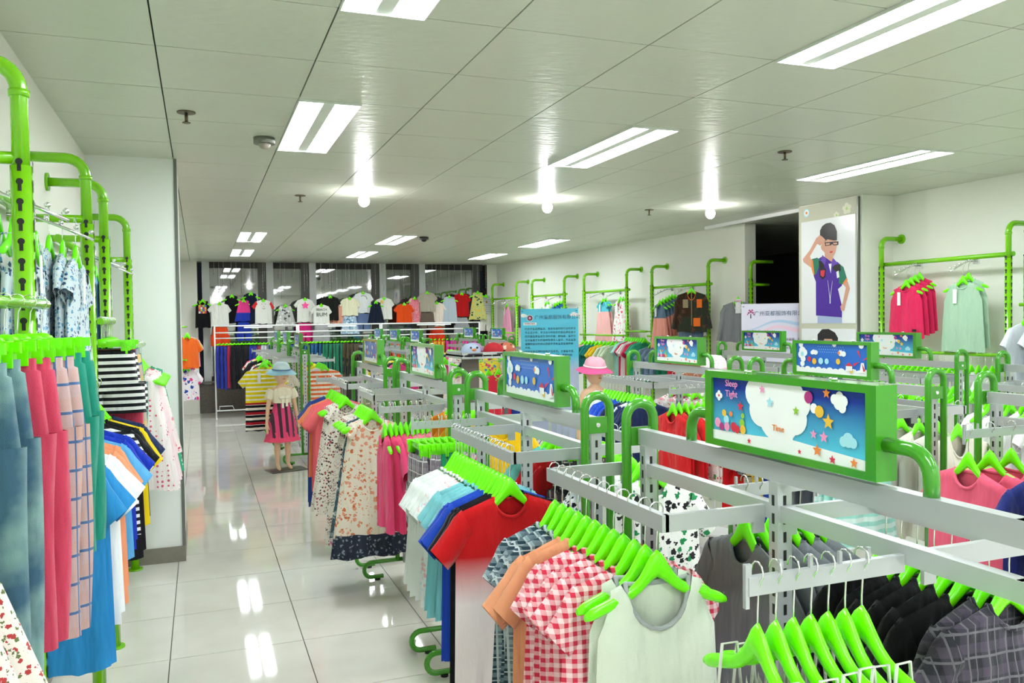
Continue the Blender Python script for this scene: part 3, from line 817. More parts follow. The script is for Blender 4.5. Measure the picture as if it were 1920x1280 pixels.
for k, yy in enumerate((10.8, 12.2, 13.5)):
    xx = (2.72, 2.74, 2.76)[k]
    rack(xx, yy, '%s in the far middle row' % ('nearest', 'second', 'third')[k], bars=((-.4, .4, -1), (-.4, .4, 1)))
    sign(xx, yy, 1.335, 'B', 'on the %s rack of the far middle row' % ('nearest', 'second', 'third')[k], False)
for k, yy in enumerate((11.4, 12.75)):
    rack(4.1, yy, '%s in the far right row' % ('nearer', 'farther')[k], bars=((-.4, .4, -1), (-.4, .4, 1)))
    sign(4.1, yy, 1.335, 'B', 'on the %s rack of the far right row' % ('nearer', 'farther')[k], False)

# ---- clothes on row one
ZB = 1.163
def bar(rx, yc, y0, y1, s, items, where, group, face=0, inset=.03):
    fill(items, (rx+s*.255, yc+y0+inset, ZB), (rx+s*.255, yc+y1-inset, ZB), face, where, group)
def arm(rx, yc, y, s, items, where, group, n=None, a=.10, b=.31):
    fill(items, (rx+s*b, yc+y, ZB-.008), (rx+s*a, yc+y, ZB-.008), -pi/2 if s < 0 else pi/2-.0, where, group)
GING = C('gingham', '#fbdbe0', '#d8304c')
bar(RX1, 1.40, .04, .62, -1, [
    ('tank', C('solid', '#dce4d4'), 'white tank top with grey trim', 2, dict(trim=C('solid', '#a9adaf'), L=.46)),
    ('puff', GING, 'pink gingham ruffled blouse', 5, dict(L=.5)),
    ('tee', C('solid', '#e39a72'), 'peach T-shirt', 2, dict(L=.52)),
    ('puff', C('plaid', '#27404e', '#bcc8cc', '#8ca0aa', .6), 'blue-grey plaid ruffled blouse', 3, dict(L=.5)),
], 'nearest aisle rail', 'clothes on the nearest aisle rail')
arm(RX1, 1.40, -.33, -1, [('strappy', C('solid', '#d8d8d0'), 'white strappy top', 7, dict(L=.42))], 'nearest faceout arm', 'strappy tops on the nearest arm')
bar(RX1, 2.83, -.53, .09, -1, [
    ('tee', C('dip', '#c90f16', '#f4e6ea'), 'red ombre T-shirt fading to white', 1, dict(L=.56)),
    ('tee', C('solid', '#101018'), 'black T-shirt', 2, dict(L=.6)),
    ('tee', C('solid', '#1c46b8'), 'royal blue T-shirt', 2, dict(L=.5)),
    ('puff', C('solid', '#7cc4cc'), 'aqua puff-sleeve blouse', 4),
    ('puff', C('floral', '#eef2f0', '#f4c0c8', '#d8e4e8', .8), 'pale pink sheer blouse', 3),
    ('puff', C('solid', '#e8eeea'), 'white sheer frilled blouse', 5),
], 'second aisle rail', 'clothes on the second aisle rail')
arm(RX1, 2.83, .42, -1, [('shorts', C('plaid', '#5d5560', '#c8c4c0', '#8a8088'), 'grey plaid shorts', 3), ('shorts', C('solid', '#128a5a'), 'green shorts', 2), ('shorts', C('floral', '#d8c8c8', '#c04060', '#506080'), 'pink patterned shorts', 3)], 'second faceout arm', 'shorts on the second arm')
FLO = C('floral', '#ece2d0', '#d87848', '#e8a080', 1.3)
bar(RX1, 4.27, .16, .56, -1, [
    ('dress', C('floralhem', '#efe6d4', '#d87848', '#e8a080', 1.0), 'cream floral dress with dark flowered hem', 3, dict(L=.72)),
    ('dress', C('floral', '#3f5a66', '#d8e4e0', '#8898a0'), 'blue-grey floral dress', 1, dict(L=.64)),
    ('sundress', C('floral', '#e8d8d8', '#5a6a90', '#d870a0', 1.6), 'pale plaid and floral sundress', 2, dict(L=.68)),
    ('dress', C('floral', '#e6ded2', '#3c3434', '#a85050', .6), 'cream dress with dark specks', 4, dict(L=.72)),
], 'third aisle rail', 'dresses on the third aisle rail')
arm(RX1, 4.27, -.38, -1, [('vest', C('solid', '#f0407a'), 'hot pink sleeveless top', 2, dict(L=.42)), ('tee', C('solid', '#f0487e'), 'hot pink T-shirt', 3, dict(L=.42)), ('tee', C('solid', '#f27c98'), 'salmon pink T-shirt', 4)], 'third faceout arm', 'pink tops on the third arm')
bar(RX1, 5.70, -.4, .3, -1, [
    ('dress', C('floral', '#e6ded2', '#3c3434', '#a85050', .6), 'cream dress with dark specks', 3, dict(L=.70)), ('tee', C('solid', '#ef6a70'), 'coral pink long T-shirt', 4, dict(L=.62)), ('tee', C('solid', '#f08a5c'), 'orange T-shirt', 2, dict(L=.5)), ('tee', C('solid', '#2a4890'), 'dark blue long T-shirt', 2, dict(L=.75))],
    'fourth aisle rail', 'clothes on the fourth aisle rail')
# right-hand side of row one
bar(RX1, 1.40, -.35, 0, 1, [('shirt', C('plaid', '#2c2c34', '#6c6870', '#504858', .9), 'dark plaid shirt', 2), ('tee', C('solid', '#0c0c10'), 'black T-shirt', 6, dict(L=.5))], 'nearest rail, right side', 'black T-shirts behind the nearest sign')
fill([('tee', C('solid', '#7e8288'), 'grey marl T-shirt', 6, dict(L=.48))], (RX1+.11, 1.67, ZB-.008), (RX1+.32, 1.67, ZB-.008), -pi/2, 'inner faceout arm, nearest rack', 'grey T-shirts behind the nearest rack')
bar(RX1, 2.83, -.5, .4, 1, [('tee', C('floral', '#f4f4f2', '#208a50', '#1c1c20', 1.0), 'white T-shirt with green and black print', 5),
    ('shorts', C('plaid', '#403a40', '#c8c0b8', '#705860'), 'dark plaid shorts', 4), ('tee', C('solid', '#c8161c'), 'red T-shirt', 3), ('tee', C('solid', '#70c8c0'), 'turquoise T-shirt', 2)], 'second rack, right side', 'clothes on the second rack, right side')
bar(RX1, 4.27, -.5, .4, 1, [('tee', C('solid', '#f2c010'), 'yellow T-shirt', 5), ('tee', C('solid', '#f09018'), 'amber T-shirt', 4)], 'third rack, right side', 'yellow T-shirts on the third rack')
# beyond the gap
STR = C('stripeblock', '#f2dc10', '#f8f6ea', '#16161e')
arm(FX, 9.75, -.5, -1, [('none', None, '', 1)], 'striped arm', 'x') if False else None
fill([('polo', STR, 'yellow striped polo with dark striped hem', 2, dict(L=.62, sc=1.05))], (.62, 9.16, 1.23), (.64, 9.22, 1.23), 0, 'far aisle rack front', 'striped polos at the far rack')
MIXC = [('tee', C('floral', '#f0e8e0', '#e05030', '#50a040', 2), 'multicolour patterned T-shirt'), ('tee', C('solid', '#e84890'), 'pink T-shirt'), ('tee', C('solid', '#20202a'), 'black T-shirt'), ('vest', C('floral', '#f0e040', '#e04060', '#4080c0', 2), 'bright patterned vest')]
# middle row
arm(RX2, 1.72, .40, -1, [('tee', C('solid', '#ee5f7c'), 'coral pink T-shirt', 3, dict(L=.5, sc=1.08))], 'middle row nearest arm', 'coral pink T-shirts')
bar(RX2, 1.72, -.5, .5, 1, [('tee', C('solid', '#3d88c0'), 'blue T-shirt', 3), ('tee', C('solid', '#e8a080'), 'peach T-shirt', 3)], 'middle nearest rack, right', 'T-shirts, middle nearest rack')
bar(RX2, 1.72, -.2, .2, -1, [('tee', C('solid', '#202a70'), 'navy T-shirt', 4)], 'middle nearest rack, left', 'navy T-shirts, middle nearest rack')
bar(RX2, 3.12, -.5, .3, -1, [
    ('skirt', C('hstripe', '#9fe0d4', '#d8f4ee', '#000000', .8), 'aqua striped skirt', 5, dict(L=.45)),
    ('tee', C('solid', '#3d4148'), 'charcoal T-shirt', 2), ('tee', C('solid', '#8d9298'), 'grey T-shirt', 4), ('tee', C('solid', '#2448b0'), 'blue T-shirt', 2), ('tee', C('solid', '#f2cc20'), 'yellow T-shirt', 2),
    ('shirt', C('plaid', '#e0dcd4', '#383440', '#908c94'), 'pale plaid shirt', 2), ('tee', C('solid', '#d8181c'), 'red T-shirt', 4)], 'middle second rack, left', 'clothes, middle second rack left')
bar(RX2, 3.12, -.5, .5, 1, [('jacket', C('solid', '#e6e2d4'), 'cream long-sleeved jacket', 4), ('jacket', C('wash', '#3c5884', '#6484b0'), 'denim jacket', 2), ('tee', C('solid', '#f0f0ee'), 'white T-shirt', 4)], 'middle second rack, right', 'clothes, middle second rack right')
bar(RX2, 4.47, -.1, .55, -1, [('polo', C('solid', '#1c2c58'), 'navy polo shirt', 4), ('polo', C('floral', '#e8ecf4', '#2848a0', '#20306a', 2), 'white polo with blue print', 1), ('polo', C('solid', '#1a2250'), 'dark navy T-shirt', 2), ('polo', C('solid', '#1f4fc4'), 'royal blue T-shirt', 4), ('tee', C('solid', '#d0d2d4'), 'light grey T-shirt', 3)], 'middle third rack, left', 'clothes, middle third rack left')
arm(RX2, 4.47, -.42, -1, [('tee', C('solid', '#d8181c'), 'red T-shirt', 4), ('puff', C('floral', '#f6f0ec', '#e03a50', '#50a050', 1.2), 'white blouse with red flowers', 2)], 'middle third rack, arm', 'flowered blouses, middle third rack')
bar(RX2, 4.47, -.5, .5, 1, [('puff', C('floral', '#f4ece8', '#e04868', '#f0a0b0', 1.8), 'white blouse with pink flowers', 8)], 'middle third rack, right', 'pink flowered blouses, middle third rack')
# right-hand row
bar(RX3, 2.9, -.5, .5, -1, [('tee', C('solid', '#2c4a80'), 'dark blue T-shirt', 4), ('tee', C('solid', '#f4f4f2'), 'white T-shirt', 6)], 'right row nearest rack, left', 'T-shirts, right row nearest rack')
bar(RX3, 4.35, -.5, .5, -1, [('tee', C('solid', '#141418'), 'black T-shirt', 5), ('shorts', C('solid', '#6a4a34'), 'brown shorts', 3), ('tee', C('solid', '#ece8e0'), 'off-white T-shirt', 4)], 'right row second rack, left', 'clothes, right row second rack')
bar(RX3, 5.68, -.5, .5, -1, [('tee', C('solid', '#8c9098'), 'grey T-shirt', 4), ('tee', C('solid', '#e0e0dc'), 'pale T-shirt', 4)], 'right row third rack, left', 'T-shirts, right row third rack')


# ---------------------------------------------------------------- left wall
LW = lambda y: -.65
wall_unit('nearest the viewer, left wall', LW, 1, .6, 1.70, bars=((1.60, .04),), cb=-.19)
t, P, o0 = wall_unit('second on the left wall', LW, 1, 2.4, 3.7, bars=((1.318, .01),), hooks=(2.75, 3.35), cb=-.19)
wall_unit('third on the left wall, before the pillar', LW, 1, 4.33, 5.66, bars=((1.42, .08),), hooks=(4.75, 5.25), top=1.95, cb=-.19)
put_bar = thing('wall_bar', 'lime green straight rail holding trousers on the left wall', 'clothes rail', (-.43, 1.6, 1.60))
put('hang_bar', MB().tube([(-.025, .08, 0), (.06, .80, 0)], .0135, 10).tube([(0, .75, 0), (-.22, .76, 0)], .011, 8).tube([(0, 0, 0), (-.22, 0, 0)], .011, 8), LIME, put_bar)
fill([('pants', C('wash', '#3d6178', '#86a8a4'), 'washed blue jeans', 2, dict(L=.9)), ('pants', C('solid', '#c8405c'), 'raspberry pink trousers with leg button', 2, dict(L=.62)),
      ('pants', C('plaid', '#c0a4a4', '#4a6a98', '#c49c90', 1.3), 'pink and blue plaid trousers', 2, dict(L=.64)), ('pants', C('solid', '#1c8a74'), 'sea green trousers', 2, dict(L=.5))],
     (-.45, 1.78, 1.618), (-.375, 2.36, 1.618), 0, 'left wall trouser rail', 'trousers on the left wall')
wb2 = thing('wall_bar', 'lime green straight rail holding striped shorts on the left wall', 'clothes rail', (-.385, 3.77, 1.56))
put('hang_bar', MB().tube([(0, 0, 0), (0, .55, 0)], .0135, 10).tube([(0, .02, 0), (-.265, .02, 0)], .011, 8).tube([(0, .53, 0), (-.265, .53, 0)], .011, 8), LIME, wb2)
fill([('shorts', C('hstripe', '#14141a', '#f0f0ee', '#000000', .55), 'black and white striped shorts', 4, dict(L=.26)), ('pants', C('solid', '#c8405c'), 'raspberry pink trousers', 1, dict(L=.6)),
      ('pants', C('plaid', '#a0a0b0', '#4a6a98', '#d8b878', 2), 'blue plaid trousers', 3, dict(L=.6)), ('pants', C('solid', '#1c8a74'), 'sea green trousers', 1, dict(L=.5))],
     (-.385, 3.82, 1.578), (-.385, 4.28, 1.578), 0, 'second left wall trouser rail', 'shorts and trousers on the left wall')
fill([('tee', C('solid', '#2a88c8'), 'bright blue long T-shirt', 2, dict(L=.60)), ('tee', C('solid', '#f0f2f4'), 'white long T-shirt', 2, dict(L=.50)), ('tee', C('solid', '#f09a70'), 'peach orange T-shirt', 2, dict(L=.5)),
      ('tee', C('solid', '#5aa8e0'), 'light blue T-shirt', 1), ('tee', C('solid', '#1838b8'), 'royal blue T-shirt', 2), ('tee', C('hstripe', '#16161c', '#f0f0f0', '#000000', .5), 'black and white striped T-shirt', 1), ('tee', C('solid', '#121216'), 'black T-shirt with pink flower', 2, dict(L=.5)),
      ('tee', C('solid', '#f0d010'), 'yellow T-shirt', 1), ('tee', C('solid', '#1c2c58'), 'navy T-shirt', 1)],
     (-.43, 2.54, 1.335), (-.385, 3.62, 1.335), 0, 'left wall lower rail', 'T-shirts on the left wall')
fill([('sundress', C('dots', '#f6ecec', '#e06080', '#000000', 1.2), 'white dress with red dots', 2, dict(L=.6)), ('dress', C('solid', '#f2dade'), 'pale pink lace dress', 3), ('dress', C('floral', '#f4e8e6', '#d84a60', '#f090a0', 2), 'white dress with red flowers', 2, dict(L=.5)), ('dress', C('dots', '#40a880', '#d8f0e4', '#000000', 1.2), 'green dotted dress', 2)],
     (-.34, 4.75, 1.44), (-.34, 5.5, 1.44), 0, 'left wall rail by the pillar', 'dresses by the pillar')
BLF = C('floral', '#d4e2e8', '#2c4a78', '#58a0c8', .6)
waterfall([('strappy', BLF, 'blue floral ruffled top', 3, dict(L=.46))], -.42-.17, 2.75, 1, 1.97, 'left wall near hook', 'blue floral tops')
waterfall([('puff', BLF, 'blue floral blouse', 4, dict(L=.38))], -.42-.17, 3.35, 1, 1.97, 'left wall second hook', 'blue floral blouses')
waterfall([('vest', C('solid', '#7fb8dc'), 'pale blue top', 3)], -.42-.17, 4.75, 1, 1.95, 'left wall hook by the pillar', 'pale blue tops')
# ruffled skirts cut by the lower left corner
fill([('ruffle', C('vstripe', '#f2f0ee', '#c83050', '#000000', .8), 'striped ruffled skirt', 2, dict(L=.24)), ('ruffle', C('floral', '#efe6de', '#b84040', '#6a7848', .45), 'cream floral ruffled skirt', 2, dict(L=.26))],
     (-.51, 1.36, 1.13), (-.51, 1.66, 1.23), .2, 'left wall low rail', 'ruffled skirts at the lower left')
wb3 = thing('wall_bar', 'lime green short rail holding ruffled skirts at the lower left', 'clothes rail', (-.51, 1.30, 1.125))
put('hang_bar', MB().tube([(0, 0, 0), (0, .40, .095)], .0125, 10).tube([(0, .39, .09), (-.14, .39, .09)], .011, 8), LIME, wb3)

# ---------------------------------------------------------------- right wall
NR = lambda y: 5.87
wall_unit('near section of the right wall', NR, -1, 4.42, 5.64, bars=((1.225, .06),), hooks=(4.74, 5.28), top=1.98)
wall_unit('at the right edge, right wall', NR, -1, 3.1, 4.27, bars=((1.60, .05),), top=1.98)
waterfall([('vest', C('solid', '#e0285c'), 'bright pink sleeveless top with small badge', 4, dict(L=.42))], 5.87-.12, 5.28, -1, 1.98, 'right wall hook, far one', 'pink sleeveless tops on the right wall', n0=.06, step=.05, lean=.08)
waterfall([('vest', C('solid', '#a8c8ac'), 'sage green top', 2, dict(L=.52))], 5.87-.12, 4.74, -1, 1.98, 'right wall hook, near one', 'sage green tops on the right wall', n0=.14, step=.06, lean=.08)
fill([('tee', C('solid', '#e4e8f0'), 'white T-shirt', 6, dict(L=.44))], (5.585, 3.6, 1.618), (5.585, 4.24, 1.618), 0, 'right edge wall rail', 'white T-shirts at the right edge')
fill([('tee', C('solid', '#dfe4da'), 'pale T-shirt', 3), ('none', None, '', 16)], (5.57, 4.5, 1.243), (5.57, 5.58, 1.243), 0, 'right wall low rail', 'hangers on the right wall low rail')
fu = ((8.25, 9.42, 'first beyond the doorway, right wall', (8.62, 9.05)), (10.03, 11.22, 'second beyond the doorway, right wall', (10.28, 10.75)), (11.85, 13.02, 'third beyond the doorway, right wall', (12.1, 12.6)), (13.66, 14.75, 'farthest on the right wall', (13.8, 14.3)))
for y0, y1, wn, hk in fu: wall_unit(wn, rwx, -1, y0, y1, bars=((1.30, .06),), hooks=hk, top=1.93)
def rwf(kind, mt, desc, n, y, where, group, **op):
    waterfall([(kind, mt, desc, n, op)], rwx(y)-.12, y, -1, 1.93, where, group, n0=.02, step=.045, lean=.08)
rwf('sundress', C('block', '#5d7890', '#e89888', '#000000', 1.1), 'blue-grey and salmon pink dress', 6, 9.05, 'right wall, beside the camouflage jacket', 'salmon pink dresses', L=.56)
rwf('tee', C('floral', '#f6f4f4', '#f060a0', '#f4f4f4', 3), 'white T-shirt with pink print', 1, 8.62, 'right wall, behind the camouflage jacket', 'white T-shirt', L=.45)
rwf('dress', C('block', '#58c0d0', '#f4b8b4', '#000000', 1.0), 'pale pink dress with aqua shoulders', 2, 10.75, 'right wall, second section', 'aqua shouldered dresses', L=.56)
rwf('sundress', C('floral', '#f8f4f2', '#e04060', '#f4c0c8', 1.6), 'white dress with red flowers', 2, 10.28, 'right wall, second section', 'white flowered dresses', L=.56)
rwf('vest', C('solid', '#1c62b0'), 'blue sleeveless top', 4, 12.1, 'right wall, third section', 'blue tops')
rwf('vest', C('solid', '#f0f0e8'), 'white sleeveless top', 2, 12.6, 'right wall, third section', 'white tops')
rwf('sundress', C('solid', '#f0a0c0'), 'pink dress', 1, 14.3, 'right wall, farthest section', 'pink dress')
rwf('vest', C('solid', '#58585c'), 'dark grey top', 1, 13.8, 'right wall, farthest section', 'grey top')
# row of clothes on a bar bridging two wall racks
wb4 = thing('wall_bar', 'lime green rail bridging two wall racks on the right', 'clothes rail', (5.46, 9.43, 1.36))
put('hang_bar', MB().tube([(0, 0, 0), (0, .6, 0)], .0135, 8).tube([(0, .02, 0), (.31, .02, 0)], .01, 6).tube([(0, .58, 0), (.30, .58, 0)], .01, 6), LIME, wb4)
fill([('tee', C('solid', '#36a880'), 'green T-shirt', 2, dict(L=.5)), ('tee', C('solid', '#d0184c'), 'magenta T-shirt', 2, dict(L=.5)), ('tee', C('solid', '#e6d8d8'), 'pale T-shirt', 2, dict(L=.5)), ('tee', C('solid', '#d0184c'), 'deep pink T-shirt', 1, dict(L=.5)), ('tee', C('solid', '#a4dcd0'), 'mint T-shirt', 2, dict(L=.5))],
     (5.46, 9.48, 1.378), (5.46, 9.98, 1.378), -.15, 'bridging rail', 'T-shirts on the bridging rail')
def rlow(items, y0, y1, where, group): fill(items, (rwx(y0)-.33, y0, 1.318), (rwx(y1)-.33, y1, 1.318), -.2, where, group)
rlow([('shirt', C('solid', '#e89878'), 'salmon shirt', 2), ('tee', C('solid', '#d83040'), 'red T-shirt', 1), ('tee', C('solid', '#1c7a58'), 'green T-shirt', 2), ('tee', C('solid', '#7890a8'), 'grey blue T-shirt', 3)], 8.4, 9.3, 'low rail, first section right wall', 'low rail clothes')
rlow([('tee', C('solid', '#c8d8b8'), 'pale green T-shirt', 3), ('tee', C('solid', '#e0b820'), 'mustard T-shirt', 2), ('tee', C('solid', '#127068'), 'teal T-shirt', 3), ('tee', C('solid', '#e8a8a8'), 'pink T-shirt', 2)], 10.15, 11.1, 'low rail, second section right wall', 'second low rail clothes')
# boy's camouflage jacket on the front upright, grey blazer behind the door jamb
def solo(kind, mats, x, y, z, rz, label, name=None, **k):
    o, clip = garment(kind, mats, '', (x, y, z-.003), rz, label, None, seed=1, **k)
    if name: o.name = name
    hanger((x, y, z), rz, 'lime hanger holding the '+label.split(' on ')[0].split(' with ')[0], 'hangers of single outfits', clip)
    return o
CAM = C('camo', '#34382c', '#3c2a1c', '#5a4030', 2.2); ORA = plain('orange_cloth', '#f07018', .8)
cj = solo('jacket', [CAM, CAM], 5.36, 8.22, 1.985, -.6, 'camouflage jacket with orange pockets on the wall rack beside the doorway', trim=ORA, L=.46, sc=.98)
for nm_, (a, b2, c, d2) in (('pocket', (.02, .10, -.46, -.56)), ('pocket', (-.10, -.04, -.24, -.34)), ('pocket', (.06, .12, -.24, -.34)), ('zip', (-.004, .004, -.15, -.55))):
    put(nm_, MB().bbox((a, -.046, c), (b2, -.038, d2)), ORA if nm_ == 'pocket' and a != -.10 else plain('zip_metal', '#8a7a60', .4, .6), cj)
solo('pants', C('wash', '#5a6e88', '#8098b0'), 5.38, 8.27, 1.70, -.6, 'blue jeans hanging below the camouflage jacket', L=.5)
GREY = C('solid', '#8a8c90')
bz = solo('jacket', [GREY, GREY], 5.70, 7.80, 1.86, -.6, 'grey blazer with pale collar and bow hung in the doorway', trim=plain('pale_collar', '#d8f0c8', .7), L=.44, sc=1.0)
put('shirt_front', MB().box((0, -.037, -.2), (.06, .006, .16)), WHITEM, bz); put('bow', MB().ball((-.02, -.045, -.14), .02, 8, 6, sc=(1, .4, .7)).ball((.02, -.045, -.14), .02, 8, 6, sc=(1, .4, .7)), plain('bow_pink', '#f0c8d0', .7), bz)
up2 = thing('wall_rack', 'single lime green upright standing inside the doorway', 'wall rack', (5.86, 7.78, 0))
wu_mesh(); u_ = put('upright', WU['up'], LIME, up2, rot=pi); put('slots', WU['slots'], BLACK, u_)['kind'] = 'stuff'
put('top_tube', MB().tube([(0, 0, 1.93), (0, 0, 2.10)]+[(.06-.06*cos(radians(a)), 0, 2.10+.06*sin(radians(a))) for a in range(15, 91, 15)]+[(.30, 0, 2.16)], .0205, 12).tube([(0, 0, 1.9), (.25, 0, 1.9)], .016, 8), LIME, up2)

# ---------------------------------------------------------------- poster pillar
pp = thing('poster_panel', 'tall beige panel with photo posters of a boy in a purple polo shirt', 'poster', (5.515, 6.15, 0), -pi/2)
# local +x = towards the viewer (world -y), local -y = world -x
put('backing', MB().bbox((-.40, -.012, .02), (.37, -.002, CE-.01)), plain('beige_panel', '#c9c9b4', .5), pp)
put('edge_strip', MB().bbox((.368, -.020, .02), (.385, .0, CE-.01)), plain('edge_metal', '#6a6c66', .4, .5), pp)
PHOTO = plain('photo_white', '#eef0f4', .25)
p1 = put('photo', MB().bbox((-.362, -.016, 1.465), (.345, -.012, 2.445)), PHOTO, pp)
p2 = put('photo', MB().bbox((-.362, -.016, .45), (.345, -.012, 1.415)), PHOTO, pp)
OFF = 6.15
SKIN = plain('print_skin', '#d8a28c', .4)
boy = [
    ('hand', 'S', [(-6.27, 2.28), (-6.22, 2.29), (-6.19, 2.27), (-6.17, 2.24), (-6.19, 2.2), (-6.25, 2.22)]),
    ('arm', 'S', [(-6.3, 2.28), (-6.21, 2.29), (-6.19, 2.23), (-6.25, 2.2), (-6.29, 2.22), (-6.39, 2.11), (-6.35, 2.03), (-6.36, 1.99), (-6.48, 2.06), (-6.49, 2.09), (-6.39, 2.17)]),
    ('neck', 'S', [(-6.19, 2.13), (-6.08, 2.08), (-6.08, 2.03), (-6.19, 2.04)]),
    ('jeans', 'J', [(-6.29, 1.535), (-5.97, 1.525), (-5.97, 1.467), (-6.29, 1.467)]),
    ('shirt', 'V', [(-6.21, 2.1), (-6.09, 2.03), (-6.02, 2.03), (-5.96, 1.97), (-5.97, 1.81), (-6.02, 1.78), (-5.97, 1.62), (-5.97, 1.52), (-6.31, 1.54), (-6.31, 1.86), (-6.34, 1.92), (-6.37, 1.99), (-6.3, 2.07)]),
    ('sleeve', 'T', [(-6.37, 2.08), (-6.29, 2.09), (-6.26, 2.07), (-6.27, 2.0), (-6.3, 1.94), (-6.34, 1.92), (-6.37, 1.99)]),
    ('cuff', 'O', [(-6.37, 2.08), (-6.35, 2.07), (-6.33, 1.94), (-6.34, 1.92), (-6.37, 1.99)]),
    ('sleeve', 'T', [(-6.0, 2.01), (-5.95, 1.98), (-5.91, 1.88), (-5.95, 1.82), (-6.01, 1.83)]),
    ('cuff', 'O', [(-5.91, 1.88), (-5.9, 1.86), (-5.94, 1.81), (-5.96, 1.83)]),
    ('yoke', 'B', [(-6.09, 2.0), (-5.99, 2.01), (-5.98, 1.95), (-6.02, 1.93), (-6.09, 1.97)]),
    ('yoke', 'B', [(-6.27, 2.06), (-6.21, 2.04), (-6.19, 1.98), (-6.26, 1.98)]),
    ('collar', 'L', [(-6.22, 2.11), (-6.17, 2.07), (-6.19, 2.01), (-6.24, 2.06)]), ('collar', 'L', [(-6.08, 2.07), (-6.02, 2.02), (-6.09, 1.99), (-6.11, 2.02)]),
    ('placket', 'W', [(-6.14, 2.02), (-6.1, 2.02), (-6.11, 1.93)]),
    ('badge', 'B', [(-6.26, 1.98), (-6.17, 1.98), (-6.18, 1.90), (-6.22, 1.88), (-6.26, 1.91)]), ('badge', 'R', [(-6.245, 1.965), (-6.185, 1.965), (-6.195, 1.915), (-6.215, 1.9), (-6.245, 1.92)]),
    ('badge', 'W', [(-6.04, 1.94), (-6.01, 1.95), (-6.0, 1.89), (-6.03, 1.88)]),
    ('chain', 'W', [(-6.152, 1.87), (-6.149, 1.87), (-6.121, 1.71), (-6.119, 1.71), (-6.091, 1.86), (-6.088, 1.86), (-6.114, 1.70), (-6.114, 1.65), (-6.126, 1.65), (-6.126, 1.70)]),
    ('forearm', 'S', [(-5.95, 1.82), (-5.9, 1.85), (-5.87, 1.78), (-5.92, 1.65), (-5.94, 1.58), (-5.98, 1.58), (-5.99, 1.62), (-5.96, 1.65), (-5.92, 1.79)]),
    ('face', 'S', [(-6.21, 2.23), (-6.18, 2.26), (-6.04, 2.24), (-6.03, 2.19), (-6.05, 2.12), (-6.08, 2.08), (-6.14, 2.09), (-6.19, 2.13), (-6.23, 2.16), (-6.24, 2.19)]),
    ('hair', 'B', [(-6.25, 2.34), (-6.22, 2.38), (-6.17, 2.4), (-6.11, 2.4), (-6.06, 2.37), (-6.03, 2.31), (-6.03, 2.23), (-6.07, 2.23), (-6.15, 2.25), (-6.19, 2.23), (-6.22, 2.23), (-6.25, 2.28)]),
    ('glasses', 'B', [(-6.19, 2.225), (-6.01, 2.218), (-6.012, 2.185), (-6.07, 2.185), (-6.09, 2.20), (-6.11, 2.19), (-6.18, 2.19)]),
    ('lens', 'S', [(-6.175, 2.215), (-6.12, 2.213), (-6.122, 2.197), (-6.17, 2.197)]), ('lens', 'S', [(-6.08, 2.211), (-6.025, 2.208), (-6.027, 2.193), (-6.07, 2.193)]),
    ('mouth', 'R', [(-6.12, 2.135), (-6.08, 2.135), (-6.09, 2.12), (-6.12, 2.12)]),
    ('hand', 'S', [(-6.28, 2.285), (-6.25, 2.30), (-6.21, 2.275), (-6.175, 2.245), (-6.20, 2.225), (-6.25, 2.23)]),
]
bm = dict(S=0, V=1, T=2, O=3, B=4, L=5, W=6, R=7, J=8)
bmats = [SKIN, plain('print_violet', '#4a1e9c', .4), plain('print_teal', '#1e7a60', .4), PO, plain('print_black', '#1a1618', .4), plain('print_lilac', '#6a48b8', .4), PW, PR, plain('print_denim', '#a8b8dc', .4)]
m = MB()
for k, (_, c, pts) in enumerate(boy): m.add([(p[0]+OFF, -.0165-.0001*k, p[1]) for p in pts], [tuple(range(len(pts)))], bm[c], False)
put('printed_design', m, bmats, p1)
m = MB()
for k, (c, pts) in enumerate((('S', [(-6.22, 1.25), (-6.21, 1.33), (-6.15, 1.36), (-6.09, 1.33), (-6.09, 1.22), (-6.15, 1.16)]), ('B', [(-6.28, 1.2), (-6.29, 1.29), (-6.29, 1.36), (-6.23, 1.41), (-6.14, 1.413), (-6.06, 1.38), (-6.02, 1.33), (-6.04, 1.21), (-6.08, 1.28), (-6.1, 1.32), (-6.2, 1.32), (-6.23, 1.24)]),
                              ('T', [(-6.33, 1.12), (-6.18, 1.17), (-6.1, 1.17), (-5.96, 1.1), (-5.98, .55), (-6.31, .55)]))):
    m.add([(p[0]+OFF, -.0165-.0001*k, p[1]) for p in pts], [tuple(range(len(pts)))], bm[c], False)
put('printed_design', m, bmats, p2)
m = MB(); m.add([(-.29+.042*cos(a), -.0125, 2.53+.042*sin(a)) for a in [2*pi*k/20 for k in range(20)]], [tuple(range(20))], 7, False)
m.add([(-.29+.032*cos(a), -.0127, 2.53+.032*sin(a)) for a in [2*pi*k/20 for k in range(20)]], [tuple(range(20))], 0, False)
m.add([(-.29+.014*cos(a), -.0129, 2.53+.014*sin(a)) for a in [2*pi*k/8 for k in range(8)]], [tuple(range(8))], 6, False)
for (fx_, fz, r) in ((.24, 2.505, .055), (.11, 2.46, .035)):
    for q in range(5):
        a = 2*pi*q/5+.4
        m.add([(fx_+r*.6*cos(a)+r*.45*cos(b_), -.013-.0002*q, fz+r*.6*sin(a)+r*.4*sin(b_)) for b_ in [2*pi*k/8 for k in range(8)]], [tuple(range(8))], 8, False)
    m.add([(fx_+r*.25*cos(b_), -.0145, fz+r*.25*sin(b_)) for b_ in [2*pi*k/8 for k in range(8)]], [tuple(range(8))], 4, False)
put('emblem', m, PRM+[plain('print_ivory', '#e4e4cc', .4)], pp)

